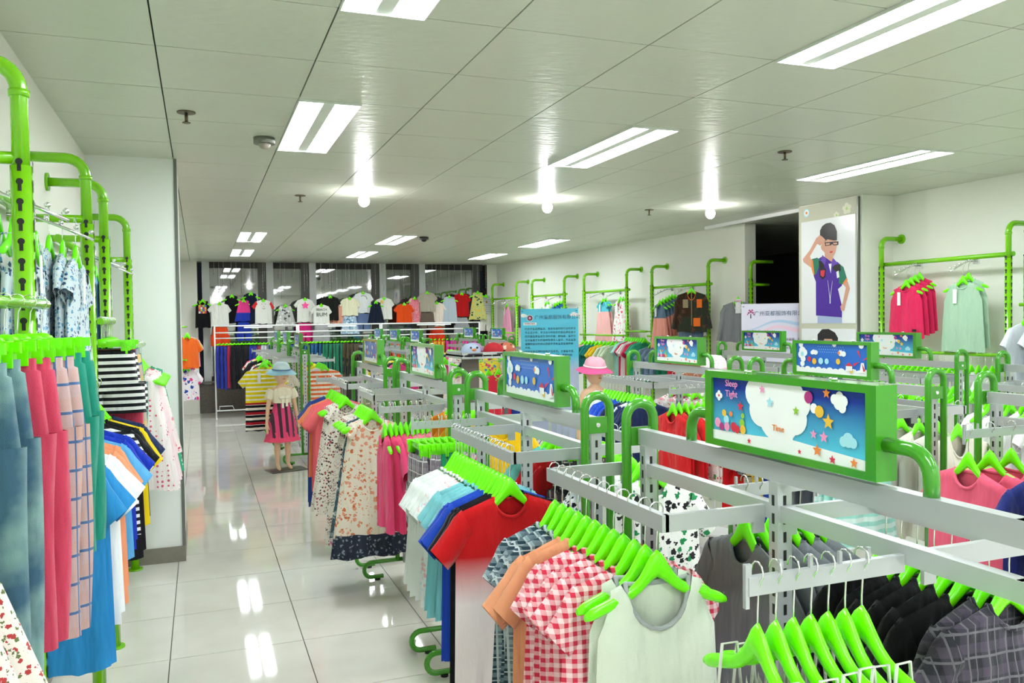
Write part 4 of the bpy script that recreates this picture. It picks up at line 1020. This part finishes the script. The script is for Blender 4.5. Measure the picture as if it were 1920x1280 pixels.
# ---------------------------------------------------------------- banners
def banner(label, x, y, w_, h_, z1, rz, mat, title, tcol, lines, lcol, logo):
    t = thing('banner_stand', label, 'banner', (x, y, 0), rz)
    f = put('banner_sheet', MB().bbox((-w_/2, -.002, z1-h_), (w_/2, .002, z1)), mat, t)
    put('pole', MB().tube([(-w_/2, .012, z1+.01), (0, .03, .75), (-.2, .02, .02)], .005, 6).tube([(w_/2, .012, z1+.01), (0, .03, .75), (.2, .02, .02)], .005, 6), BLACK, t)
    put('foot', MB().tube([(-.2, .02, .01), (-.05, .03, .25), (.0, -.22, .01)], .005, 6).tube([(.2, .02, .01), (.05, .03, .25), (.0, .24, .01)], .005, 6), BLACK, t)
    put('eyelet', MB().disc((-w_/2+.02, -.004, z1-.03), .008, .006, 8).disc((w_/2-.02, -.004, z1-.03), .008, .006, 8), BLACK, t)
    text(title, .052, tcol, f, (.09, -.004, z1-.10), (pi/2, 0, 0))
    z = z1-.23
    for ln in lines:
        if ln: text(ln, .029, lcol, f, (-w_/2+.045, -.004, z), (pi/2, 0, 0), 'body_text', align='LEFT')
        z -= .043
    logo(f, w_, z1)
    return t, f
def lg1(f, w_, z1):
    m = MB(); cx, cz = -w_/2+.105, z1-.105
    flat(m, circ(cx, cz, .036, 20), -.003, 0); flat(m, circ(cx, cz, .031, 20), -.0032, 1); flat(m, circ(cx, cz, .014, 12), -.0034, 2)
    flat(m, [(-w_/2+.03, z1-.185), (-w_/2+.18, z1-.185), (-w_/2+.18, z1-.155), (-w_/2+.03, z1-.155)], -.003, 0)
    for cx, cz, r in ((-w_/2+.03, z1-.075, .022), (-w_/2+.055, z1-.078, .016), (w_/2-.05, z1-.065, .024), (w_/2-.02, z1-.075, .02), (w_/2-.08, z1-.075, .015)): flat(m, circ(cx, cz, r, 14, 1.2), -.003, 0)
    put('emblem', m, [PW, plain('logo_maroon', '#6a2848', .4), PP], f)
    text('怡海野王童年', .020, plain('logo_purple', '#6a3068', .4), f, (-w_/2+.105, -.005, z1-.17), (pi/2, 0, 0))
NAVY = plain('ink_navy', '#1c4a78', .5); INK = plain('ink_dark', '#0c2438', .5)
bnB = skygrad('banner_sky', '#5cd2f6', '#c4d0ee', .95, 1.12)
t, f = banner('blue sky coloured fabric banner with company text, on a pole stand', 3.72, 8.6, .655, 1.5, 1.66, -.38, bnB, '广州童颜服饰有限公司', NAVY,
       ['时尚衣童品牌童装，我是来自时尚行业的资深', '专业设计师，专注设计时尚的衣服品质给孩子', '的衣服品质童装生活的衣服，颜值高，童衣行', '业对童装文化的独特性理念入童中，作品童装', '童服的设计时尚以及超乎想象童装童装的新', '风格。', '时尚童装品牌时尚的产品系列，衣着童年里，', '合理童装时尚款个性，0、15岁，高度时尚', '以及独特的品味给孩子衣服的魅力，为各', '个不同年龄的孩子设计时尚衣服装的搭', '配以及衣服的穿着方式。'], INK, lg1)
def lg2(f, w_, z1):
    m = MB(); cx, cz = -.20, z1-.10
    flat(m, [(cx-.006, cz-.045), (cx+.006, cz-.045), (cx+.004, cz), (cx-.004, cz)], -.003, 0)
    for dx, dz, r in ((0, .02, .012), (-.02, .01, .010), (.02, .012, .010), (-.012, .035, .009), (.014, .036, .009), (-.03, -.005, .007), (.03, -.004, .007)): flat(m, circ(cx+dx, cz+dz, r, 10), -.003, 1)
    def wave(z0, a, mi, th):
        top = [(-w_/2+w_*k/20, z0+a*sin(k*.33-2.2)+.004*k) for k in range(21)]
        flat(m, top+[(p[0], p[1]-th*(.2+k/20)) for k, p in list(enumerate(top))[::-1]], -.0028, mi)
    wave(z1-.24, .03, 2, .03); wave(z1-.30, .035, 3, .035)
    put('emblem', m, [plain('tree_plum', '#502050', .4), plain('tree_pink', '#a83878', .4), plain('wave_blue', '#b0c8e8', .4), plain('wave_pink', '#ecc4dc', .4)], f)
bnP = skygrad('banner_lilac', '#ddd8ee', '#e6def4', .4, 1.6)
t, f = banner('pale lilac banner with a small tree emblem and company text, in front of the doorway', 5.33, 6.75, .58, 1.5, 1.665, -.55, bnP, '广州亚都服饰有限公司', NAVY,
       ['', 'Green & Chandelier', 'of Garments Co.', '品牌品类文化，品牌形象，时尚童装，休闲', '品位消费者，0到16岁，100条，中童风格大童', '品牌广告语：童趣大巨人，童年成长', '', '', '', '', '大格童装适合，童装童为一，品质'], plain('ink_plum', '#503050', .5), lg2)

# ---------------------------------------------------------------- mannequins
def mannequin_body():
    vs_ = []; es = []; rad = []
    def V(x, y, z, r, p=None):
        vs_.append((x, y, z)); rad.append(r); i = len(vs_)-1
        if p is not None: es.append((p, i))
        return i
    pel = V(0, 0, .56, .075); w1 = V(0, 0, .66, .066, pel); ch = V(0, -.005, .76, .075, w1); nb = V(0, 0, .845, .042, ch); nk = V(0, -.004, .90, .028, nb); V(0, -.008, .94, .03, nk)
    for s in (-1, 1):
        hp = V(s*.05, 0, .50, .058, pel); kn = V(s*.055, -.006, .29, .036, hp); cf = V(s*.056, .006, .20, .034, kn); an = V(s*.056, .006, .055, .020, cf); V(s*.060, -.045, .022, .020, an)
        V(s*.062, -.085, .016, .014, len(vs_)-1)
        sh = V(s*.105, 0, .825, .034, nb); el = V(s*.145, .008, .655, .023, sh); wr = V(s*.165, -.012, .50, .0155, el); pm = V(s*.168, -.018, .455, .019, wr)
        for q, (dx, dy, l) in enumerate(((-.004, -.018, .040), (.002, -.007, .046), (.002, .005, .043), (-.003, .016, .034))):
            a = V(s*(.170+dx), -.018+dy, .430, .0065, pm); V(s*(.166+dx), -.024+dy, .430-l, .005, a)
        a = V(s*.155, -.036, .452, .007, pm); V(s*.150, -.048, .428, .0055, a)
    me = bpy.data.meshes.new('skeleton'); me.from_pydata(vs_, es, []); o = bpy.data.objects.new('skeleton', me); COL.objects.link(o)
    sk = o.modifiers.new('skin', 'SKIN'); ss = o.modifiers.new('sub', 'SUBSURF'); ss.levels = 2; ss.render_levels = 2
    for i, d in enumerate(me.skin_vertices[0].data): d.radius = (rad[i], rad[i]*.82 if i < 3 else rad[i]); d.use_root = (i == 0)
    dg = bpy.context.evaluated_depsgraph_get(); ev = o.evaluated_get(dg); e = ev.to_mesh()
    m = MB(); m.add([v.co.copy() for v in e.vertices], [tuple(p.vertices) for p in e.polygons], 0)
    ev.to_mesh_clear(); bpy.data.objects.remove(o)
    # head: skull, jaw, nose, ears, lips in the same skin
    R = []
    for k in range(13):
        a = -pi/2+pi*k/12; z = .995+.105*sin(a); q = max(.03, cos(a)); wx_ = .073*q*(1 if a > 0 else .93+.07*cos(a)); dy_ = .088*q
        R.append([(wx_*cos(t), -.010+dy_*sin(t)*(1-.08*(sin(t) < 0 and a < 0)), z) for t in [2*pi*j/20 for j in range(20)]])
    m.rings(R, 0)
    m.ball((0, -.096, .985), .011, 8, 6, 0, (.8, 1, 1.6)); m.ball((0, -.090, .950), .012, 8, 4, 1, (1.4, .5, .45))
    for s in (-1, 1): m.ball((s*.074, .0, .99), .018, 8, 6, 0, (.4, .8, 1.2)); m.ball((s*.028, -.086, 1.002), .010, 8, 5, 2, (1.2, .5, .5))
    return m.mesh('body')
MBODY = mannequin_body()
MSK = [plain('mannequin_skin', '#e2b896', .35), plain('mannequin_lips', '#b86a5c', .4), plain('mannequin_eyes', '#4a3428', .4)]
def loft(prof, n=28, fold=0, y0=0):
    R = []
    for (z, rx, ry) in prof:
        q = (prof[0][0]-z)/max(.01, prof[0][0]-prof[-1][0])
        R.append([(rx*(1+fold*q*sin(9*t))*cos(t), y0+ry*(1+fold*q*sin(9*t))*sin(t), z) for t in [2*pi*k/n for k in range(n)]])
    return MB().rings(R, 0, cap=False)
def hat(parent, mb, mc, z=1.035, tilt=.1, band=None):
    m = MB(); n = 28; R = []
    for (r, zz) in ((.155, -.030), (.13, -.012), (.09, .0), (.088, .03), (.078, .062), (.05, .085), (.01, .092)): R.append([(r*cos(t), r*sin(t)*1.05, zz+(.006*sin(3*t) if r > .1 else 0)) for t in [2*pi*k/n for k in range(n)]])
    br = put('hat', MB(), None, parent); bpy.data.objects.remove(br)
    m.rings(R[:3], 0, cap=False); m.rings(R[2:], 1, cap=False)
    h = put('hat', m, [mb, mc], parent, (0, -.01, z), (tilt, 0, 0))
    if band: put('hat_band', MB().tube([(.091*cos(t), .091*1.05*sin(t), .012) for t in [2*pi*k/24 for k in range(25)]], .007, 6), band, h)
    return h
m1 = thing('mannequin', 'child mannequin in a blue sun hat, cream shrug and pink patterned dress', 'mannequin', (.78, 8.86, .012), .25)
put('body', MBODY, MSK, m1)
put('base_plate', MB().bbox((-.16, -.14, -.012), (.22, .1, 0)), plain('base_dark', '#55504a', .3), m1)
PKB = fabric('vstripe', '#e8487c', '#4a3440', '#000000', 2.2)
put('dress', loft([(.80, .088, .07), (.74, .088, .074), (.68, .082, .068), (.62, .10, .085), (.50, .14, .11), (.36, .165, .135), (.345, .166, .136)], 36, .05), PKB, m1)
put('petticoat', loft([(.40, .155, .125), (.30, .18, .145)], 36, .08), plain('petticoat_pink', '#f04870', .7), m1)
sh_ = put('shrug', loft([(.862, .055, .045), (.84, .10, .062), (.80, .118, .078), (.74, .10, .083), (.70, .096, .085)], 28, .03), fabric('solid', '#efe6cc'), m1)
for s in (-1, 1): put('sleeve', MB().tube([(s*.10, 0, .835), (s*.125, 0, .79), (s*.14, 0, .745)], [.042, .045, .043], 12, cap=False), fabric('solid', '#efe6cc'), m1)
put('bow', MB().ball((-.03, -.09, .76), .03, 10, 6, sc=(1.2, .5, .7)).ball((.03, -.09, .76), .03, 10, 6, sc=(1.2, .5, .7)).box((-.02, -.09, .70), (.022, .01, .10)).box((.022, -.09, .71), (.022, .01, .09)), plain('bow_cream', '#f2ecd8', .7), m1)
hat(m1, plain('hat_blue', '#9cd0e4', .7), plain('hat_pale', '#d4eaf0', .7), band=plain('hat_band_blue', '#4878a0', .6))
m2 = thing('mannequin', 'child mannequin in a wide pink hat and white dotted top with yellow skirt', 'mannequin', (3.06, 6.15, .10), .1)
put('body', MBODY, MSK, m2)
put('base_plate', MB().bbox((-.16, -.14, -.1), (.16, .12, 0)), plain('plinth_white', '#dcdcd8', .4), m2)
put('top', loft([(.85, .06, .045), (.82, .098, .06), (.76, .095, .075), (.68, .088, .072), (.62, .095, .08)], 28, .02), fabric('gingham', '#f4f4f2', '#50504c', '#000000', .8), m2)
put('skirt', loft([(.66, .09, .077), (.60, .11, .09), (.45, .16, .13), (.38, .17, .14)], 36, .06), fabric('solid', '#d8d418'), m2)
hat(m2, plain('hat_hot_pink', '#f05898', .7), plain('hat_soft_pink', '#f4b8cc', .7), tilt=.12, band=plain('hat_white', '#f8f0f4', .7))
# hats on the middle rack and on the table
def loose_hat(loc, label, mb, mc, band=None):
    t = thing('hat', label, 'hat', loc)
    h = hat(t, mb, mc, 0.03, 0, band); h.name = 'hat_shell'; return t
loose_hat((3.40, 4.95, 1.152), 'pale hat with pink dots lying behind the third middle-row rack sign', plain('hat_pink_rim', '#f07098', .7), fabric('dots', '#f8f4f2', '#e06080', '#000000', .5))
st3 = thing('hat_stand', 'slim white pole stand under the dotted hat', 'stand', (3.40, 4.95, 0)); put('pole', MB().tube([(0, 0, .02), (0, 0, 1.15)], .012, 8), WHITEM, st3); put('base', MB().disc((0, 0, 0), .12, .02), WHITEM, st3)

# ---------------------------------------------------------------- hat table
tb = thing('display_table', 'clear-topped square display table on a grey post', 'table', (2.50, 7.35, 0))
ACR = plain('frosted_acrylic', '#c4c8c8', .15)
put('tabletop', MB().bbox((-.30, -.25, 1.21), (.30, .25, 1.225)), ACR, tb)
rim = MB()
for a, b2 in (((-.30, -.25, 1.19), (.30, -.245, 1.25)), ((-.30, .245, 1.19), (.30, .25, 1.25)), ((-.30, -.25, 1.19), (-.295, .25, 1.25)), ((.295, -.25, 1.19), (.30, .25, 1.25))): rim.bbox(a, b2)
for k in range(7): rim.bbox((-.28+.09*k, -.252, 1.195), (-.27+.09*k, -.25, 1.245))
put('rim', rim, ACR, tb); put('post', MB().bbox((-.21, -.09, .03), (-.08, .04, 1.21)), plain('post_taupe', '#6c645c', .5), tb); put('foot', MB().bbox((-.3, -.2, 0), (.2, .2, .03)), plain('post_taupe', '#6c645c', .5), tb)
def cap(loc, label, cm, pm, rz=0, extra=None):
    t = thing('cap', label, 'cap', loc, rz)
    R = [[(r*cos(a), r*1.1*sin(a), z) for a in [2*pi*k/20 for k in range(20)]] for r, z in ((.09, 0), (.092, .03), (.08, .07), (.05, .095), (.01, .105))]
    put('crown', MB().rings(R), cm, t)
    put('peak', MB().bbox((-.06, -.17, .004), (.06, -.07, .012)).ball((0, -.12, .008), .075, 14, 4, sc=(1, .8, .08)), pm, t)
    if extra: extra(t)
    return t
def face(t): put('beak', MB().ball((0, -.10, .045), .018, 8, 6, sc=(1.2, .6, .7)), PO, t); put('eyes', MB().ball((-.03, -.098, .065), .010, 8, 6).ball((.03, -.098, .065), .010, 8, 6), BLACK, t)
cap((2.33, 7.22, 1.226), 'pale blue bird-faced cap on the display table', plain('cap_ice', '#c0d4f0', .7), plain('cap_navy', '#202040', .7), 0, face)
cap((2.56, 7.25, 1.226), 'black cap with red print, middle of the display table', plain('cap_red', '#c82030', .7), plain('cap_black', '#121214', .7), .3)
cap((2.70, 7.30, 1.226), 'black and salmon cap at the right of the display table', fabric('floral', '#d87860', '#f4e0d0', '#301818', 1.5), plain('cap_black', '#121214', .7), .8)
cap((2.42, 7.42, 1.226), 'lilac cap lying behind the bird-faced cap', plain('cap_lilac', '#c8a8e0', .7), plain('cap_lilac', '#c8a8e0', .7), -.5)
# low white rail with clothes behind the table
wr = thing('garment_rail', 'low white garment rail behind the display table', 'clothes rack', (2.35, 8.0, 0))
put('rail', MB().tube([(0, 0, 0), (0, 0, 1.12), (1.1, 0, 1.12), (1.1, 0, 0)], .012, 8), WHITEM, wr); put('foot', MB().tube([(0, -.2, .012), (0, .2, .012)], .012, 8).tube([(1.1, -.2, .012), (1.1, .2, .012)], .012, 8), WHITEM, wr)
fill([('puff', C('floral', '#f6eee8', '#e8b8b0', '#f0d0c8', 2), 'ivory frilled blouse', 4, dict(L=.5)), ('vest', C('solid', '#e83048'), 'red sleeveless top', 2, dict(L=.5)), ('tee', C('solid', '#707478'), 'grey T-shirt', 1), ('tee', C('solid', '#203890'), 'blue T-shirt', 1), ('tee', C('solid', '#18182c'), 'dark T-shirt', 1), ('tee', C('solid', '#f05820'), 'orange T-shirt', 1)],
     (2.45, 8.0, 1.135), (3.4, 8.0, 1.135), .15, 'low white rail', 'clothes behind the display table')

# ---------------------------------------------------------------- far window display
def far_rack(x0, x1, k):
    t = thing('garment_rail', 'white garment rail before the far windows, %s of three' % ('left', 'middle', 'right')[k], 'clothes rack', (x0, 14.2, 0), 0, 'white garment rails before the windows')
    m = MB()
    L_ = x1-x0
    for z in (1.50, 1.39): m.tube([(0, 0, z), (L_, 0, z)], .012, 8)
    put('rail', m, WHITEM, t); put('hang_bar', MB().tube([(0, .0, 1.30), (L_, .0, 1.30)], .010, 8), WHITEM, t)
    put('base_rail', MB().tube([(0, 0, .12), (L_, 0, .12)], .012, 8), WHITEM, t)
    for x in (0, L_): put('leg', MB().tube([(x, 0, .01), (x, 0, 1.512)], .013, 8).tube([(x, -.22, .01), (x, .22, .01)], .012, 8), WHITEM, t)
    put('brace', MB().tube([(.05, -.0, .12), (.05, -.10, .2), (.25, -.1, .2), (.28, 0, .12)], .006, 6), WHITEM, t)
    put('price_strip', MB().bbox((L_*.35, -.014, 1.462), (L_*.7, -.010, 1.485)), PW, t)
spans = ((.22, 1.52), (1.55, 2.93), (2.96, 4.75))
for k, (a, b2) in enumerate(spans): far_rack(a, b2, k)
W2 = lambda c: C('solid', c); BL = C('solid', '#20309a'); BK = C('solid', '#0c0c14'); NV = C('solid', '#142850')
fill([('pants', BL, 'blue trousers', 3), ('pants', W2('#a02040'), 'dark red trousers', 1), ('pants', BK, 'black trousers', 5), ('pants', BL, 'royal blue trousers', 2), ('pants', W2('#a02040'), 'crimson trousers', 1), ('pants', C('solid', '#c0c4cc'), 'pale trousers', 2), ('pants', NV, 'navy trousers', 4, dict(L=.5)), ('pants', BL, 'bright blue trousers', 3, dict(L=.5))],
     (.29, 14.2, 1.314), (1.45, 14.2, 1.314), 1.15, 'left far rail', 'trousers on the left far rail')
fill([('pants', C('solid', '#165a88'), 'teal blue trousers', 6, dict(L=.5)), ('pants', C('solid', '#1a7858'), 'green trousers', 6, dict(L=.55)), ('pants', C('camo', '#2c3428', '#54482c', '#181c14', 2), 'camouflage trousers', 5), ('pants', NV, 'dark blue trousers', 5)],
     (1.62, 14.2, 1.314), (2.86, 14.2, 1.314), 1.15, 'middle far rail', 'trousers on the middle far rail')
fill([('pants', C('solid', '#e85010'), 'orange trousers', 6, dict(L=.6)), ('pants', BK, 'black trousers', 5), ('shorts', C('solid', '#e8a818'), 'yellow shorts', 4), ('skirt', C('solid', '#e0289c'), 'magenta skirt', 8)],
     (3.04, 14.2, 1.314), (4.66, 14.2, 1.314), 1.15, 'right far rail', 'clothes on the right far rail')
W_ = lambda *a: C('solid', *a)
WHT = W_('#ecebe4')
def chain_prop(x, y, ztop, zbot, label):
    m = MB(); n = max(3, int((ztop-zbot)/.05))
    m.tube([(0, 0, 0), (0, 0, zbot-ztop)], .0022, 4)
    for k in range(n): m.ball((0, 0, -(k+.5)*(ztop-zbot)/n), .006, 5, 3, 0)
    return tag(put('hanging_chain', m, CHROME, None, (x, y, ztop)), label, 'chain', 'thin chains hanging before the far windows')
FAR = [
 ('tank', [W_('#0e0e12')], .05, 1.96, .49, 'black tank top with lime trim and colourful square print', dict(trim=plain('lime_trim', '#b8d820', .6))),
 ('tee', [WHT], .32, 1.91, .41, 'plain white T-shirt, first beside the black printed tank', {}),
 ('sundress', [W_('#0e0e14')], .52, 2.04, .50, 'black pinafore in the far window', {}),
 ('sundress', [C('block', '#e8408c', '#2038a8', '#000000', 1.4)], .71, 1.96, .38, 'pink top with printed hem in the far window', {}),
 ('sundress', [W_('#141c34')], .83, 2.08, .56, 'dark navy pinafore in the far window', {}),
 ('tee', [WHT, W_('#d83030')], 1.03, 1.96, .43, 'white T-shirt with red sleeves and small face print', {}),
 ('dress', [C('floral', '#c8c8c4', '#484848', '#e8e8e8', 2), WHT], 1.40, 1.87, .39, 'grey patterned pinafore over a white T-shirt', {}),
 ('tee', [WHT], 1.73, 1.98, .43, 'white T-shirt with a big pink star', {}),
 ('tee', [WHT], 2.00, 1.87, .35, 'white T-shirt lettered BEACH BUM', {}),
 ('tee', [W_('#1a1c18')], 2.17, 2.02, .45, 'black T-shirt behind the lettered white one', {}),
 ('vest', [W_('#e8a48c')], 2.30, 1.89, .37, 'peach sleeveless top in the far window', {}),
 ('tee', [W_('#f0eccc')], 2.51, 1.99, .33, 'cream T-shirt above a blue patterned skirt', {}),
 ('tee', [W_('#eceef0')], 2.76, 2.09, .39, 'white T-shirt with arched grey lettering', {}),
 ('sundress', [W_('#121c30')], 2.98, 1.92, .42, 'navy dress beside the arched-lettering T-shirt', {}),
 ('tee', [WHT], 3.14, 1.99, .41, 'white T-shirt with yellow flower patch', {}),
 ('tee', [W_('#f05018')], 3.50, 1.88, .36, 'orange T-shirt in the far window', {}),
 ('dress', [C('floral', '#f08a98', '#f8d8d8', '#e86880', .8), W_('#f0c8b8')], 3.71, 1.99, .49, 'pink floral dress with belt in the far window', {}),
 ('tee', [W_('#b0a898')], 3.94, 2.09, .38, 'taupe T-shirt over brown trousers', {}),
 ('tee', [W_('#ecdcd0')], 4.13, 1.90, .46, 'cream T-shirt with red print over red shorts', {}),
 ('vest', [W_('#b8c4d0')], 4.36, 2.01, .52, 'silver grey top in the far window', {}),
 ('tee', [W_('#c01418')], 4.62, 2.07, .46, 'plain red T-shirt in the far window', {}),
 ('sundress', [C('floral', '#c8cc80', '#284030', '#e8c040', 2)], 4.92, 2.09, .55, 'green and yellow floral dress in the far window', {}),
 ('tank', [C('zigzag', '#f0f0f0', '#303438')], 5.10, 2.03, .36, 'zigzag tank top with small bear patch', {}),
]
LOW = {.32: ('shorts', '#e84818', 'orange shorts'), .71: ('pants', '#2038a8', 'blue trousers'), 1.73: ('pants', '#d82878', 'pink trousers'), 2.00: ('shorts', '#a8a8a8', 'grey shorts'), 2.51: ('skirt', '#80a8cc', 'blue patterned skirt'),
       2.76: ('pants', '#6a80ac', 'denim trousers'), 3.94: ('pants', '#6a5a50', 'brown trousers'), 4.13: ('shorts', '#e03818', 'red shorts'), 4.62: ('shorts', '#a8aab0', 'grey shorts'), 5.10: ('pants', '#e8e4dc', 'white trousers')}
for k, (kind, mats, x, z, L_, label, op) in enumerate(FAR):
    y = 14.82-.05*(k % 2)-(.12 if k == 8 else 0); zt = z+.10
    rz = random.uniform(-.25, .25)
    if kind in ('sundress',): rz *= 2
    o = solo(kind, mats, x, y, zt, rz, label, L=L_*1.15, sc=.80, **op)
    chain_prop(x, y, CE, zt+.004, 'thin chain, %s clothed one from the left, above the %s' % (ORD(k+1), ' '.join(label.split()[:3])))
    if x in LOW:
        kk, cc, dd = LOW[x]; zz = zt-L_-.10
        o2, _ = garment(kk, C('solid', cc) if cc != '#80a8cc' else C('floral', '#a8c4dc', '#5080b0', '#e8eef4', 1.5), '', (x, y+.03, zz+.12), rz, '%s hanging below the %s' % (dd, label.split(' with ')[0].split(' over ')[0].split(' above ')[0]), None, L=.32)
    if label.startswith('black tank'):
        m = MB()
        for q in range(16): m.box((-.06+.04*(q % 4), -.030, -.27-.045*(q//4)), (.037, .003, .043), q % 7)
        put('printed_patch', m, [PY, PR, PG, plain('print_blue', '#2a6fd0', .3), PO, PW, PM], o)
    if 'pink star' in label: put('star_print', MB(), None, o); bpy.data.objects.remove(o.children[-1]); m = MB(); m.add([(p[0], -.032, p[1]) for p in star(0, -.30, .09, 5, .5)], [tuple(range(10))], 0, False); put('star_print', m, PP if False else plain('star_pink', '#ff4fa0', .6), o)
    if 'BEACH BUM' in label:
        text('BEACH', .075, BLACK, o, (0, -.030, -.26), (pi/2, 0, 0)); text('BUM', .12, BLACK, o, (0, -.030, -.37), (pi/2, 0, 0))
    if 'arched grey' in label:
        for q in range(9):
            a = radians(120-q*7.5*2+0); m = MB(); m.box((.075*cos(a)*1.1, -.030, -.30+.075*sin(a)), (.013, .003, .02)); put('printed_mark', m, plain('print_grey', '#707478', .6), o)
    if 'face print' in label:
        m = MB()
        for q in ((-.04, -.24), (.04, -.24), (-.02, -.33), (.02, -.33), (0, -.345), (0, -.29)): m.box((q[0], -.030, q[1]), (.018, .003, .010))
        put('printed_mark', m, plain('print_dark', '#303030', .6), o)
    if 'yellow flower' in label: m = MB(); m.add([(p[0]-.05, -.031, p[1]) for p in star(0, -.24, .05, 6, .55)], [tuple(range(12))], 0, False); put('printed_mark', m, PY, o)
    if 'bear patch' in label: put('printed_mark', MB().ball((0, -.028, -.31), .028, 10, 6, sc=(1, .15, 1)), plain('print_brown', '#a87830', .6), o)
for k in range(22):
    x = .2+.225*k+random.uniform(-.06, .06); chain_prop(x, 14.93, CE, random.uniform(2.15, 2.4), 'loose thin chain before the far windows, %s from the left' % ORD(k+1))
# patterned tops on the far left wall behind the pillar
fill([('tee', C('solid', '#f06a20'), 'orange T-shirt', 1), ('tee', C('floral', '#78d848', '#f0f0f0', '#e04080', 2), 'lime patterned T-shirt', 2), ('tee', C('floral', '#f090c0', '#3050b0', '#f0e040', 2), 'pink patterned T-shirt', 3)],
     (-.17, 11.8, 1.52), (-.17, 12.6, 1.52), .5, 'rail behind the pillar', 'tops behind the pillar')
fill([('tee', C('floral', '#f0e8f0', '#2048a8', '#e83888', 2), 'white patterned T-shirt', 3), ('shorts', C('floral', '#e83878', '#e8e020', '#8040a0', 2), 'pink and yellow shorts', 3)],
     (-.19, 11.9, 1.08), (-.19, 12.6, 1.08), .5, 'low rail behind the pillar', 'clothes behind the pillar')
for z_, nm_ in ((1.505, 'upper'), (1.065, 'lower')):
    wb = thing('wall_bar', 'lime green %s rail on the far left wall' % nm_, 'clothes rail', (-.18, 11.7, z_)); put('hang_bar', MB().tube([(0, 0, 0), (0, 1.0, 0)], .0135, 8).tube([(0, .02, 0), (-.30, .02, 0)], .01, 6).tube([(0, .98, 0), (-.30, .98, 0)], .01, 6), LIME, wb)

# ---------------------------------------------------------------- farthest racks last
for k, (rx, yy) in enumerate(((2.72, 10.8), (2.74, 12.2), (4.1, 11.4), (4.1, 12.75))):
    bar(rx, yy, -.4, .4, -1, [(*MIXC[(k+q+1) % 4], 2) for q in range(4)], '%s far centre rack' % ('first', 'second', 'third', 'fourth')[k], 'clothes on far centre racks')
for k, yy in enumerate((9.75, 11.15, 12.55)):
    bar(FX, yy, -.3, .3, -1, [(*MIXC[(k+q) % 4], 2) for q in range(4)], 'left side, %s rack beyond the gap' % ('first', 'second', 'third')[k], 'clothes on far aisle racks')
    bar(FX, yy, -.3, .3, 1, [('tee', C('hstripe', '#f4ece2', '#f0743a'), 'orange and white striped T-shirt', 2), ('tee', C('block', '#f6f2ea', '#e8c81c', '#000000', 1.1), 'white and yellow T-shirt', 3), ('tee', C('block', '#f4c81c', '#d82858', '#000000', 1.1), 'yellow and pink T-shirt', 2)] if k == 0 else [(*MIXC[(k+q+2) % 4], 2) for q in range(3)], 'right side, %s rack beyond the gap' % ('first', 'second', 'third')[k], 'clothes on far aisle racks')

NH[0] = max(NH[0], 300)
for rx_, ys_ in ((RX3, (2.9, 4.35, 5.68)), (RX2, (1.72,)), (2.72, (10.8,)), (4.1, (11.4, 12.75))):
    for yy in ys_:
        bar(rx_, yy, -.5, .5, 1, [('none', None, '', 18)], 'far side', 'x')
for yy in (2.9, 4.35, 5.68): bar(RX3, yy, -.48, .48, -1, [('none', None, '', 9)], 'far side', 'x')

if SPARE.v:
    o = put('hanger_bodies', SPARE, HANG); o['kind'] = 'stuff'
    tag(o, 'lime green hangers packed on the farthest rails', 'hangers')
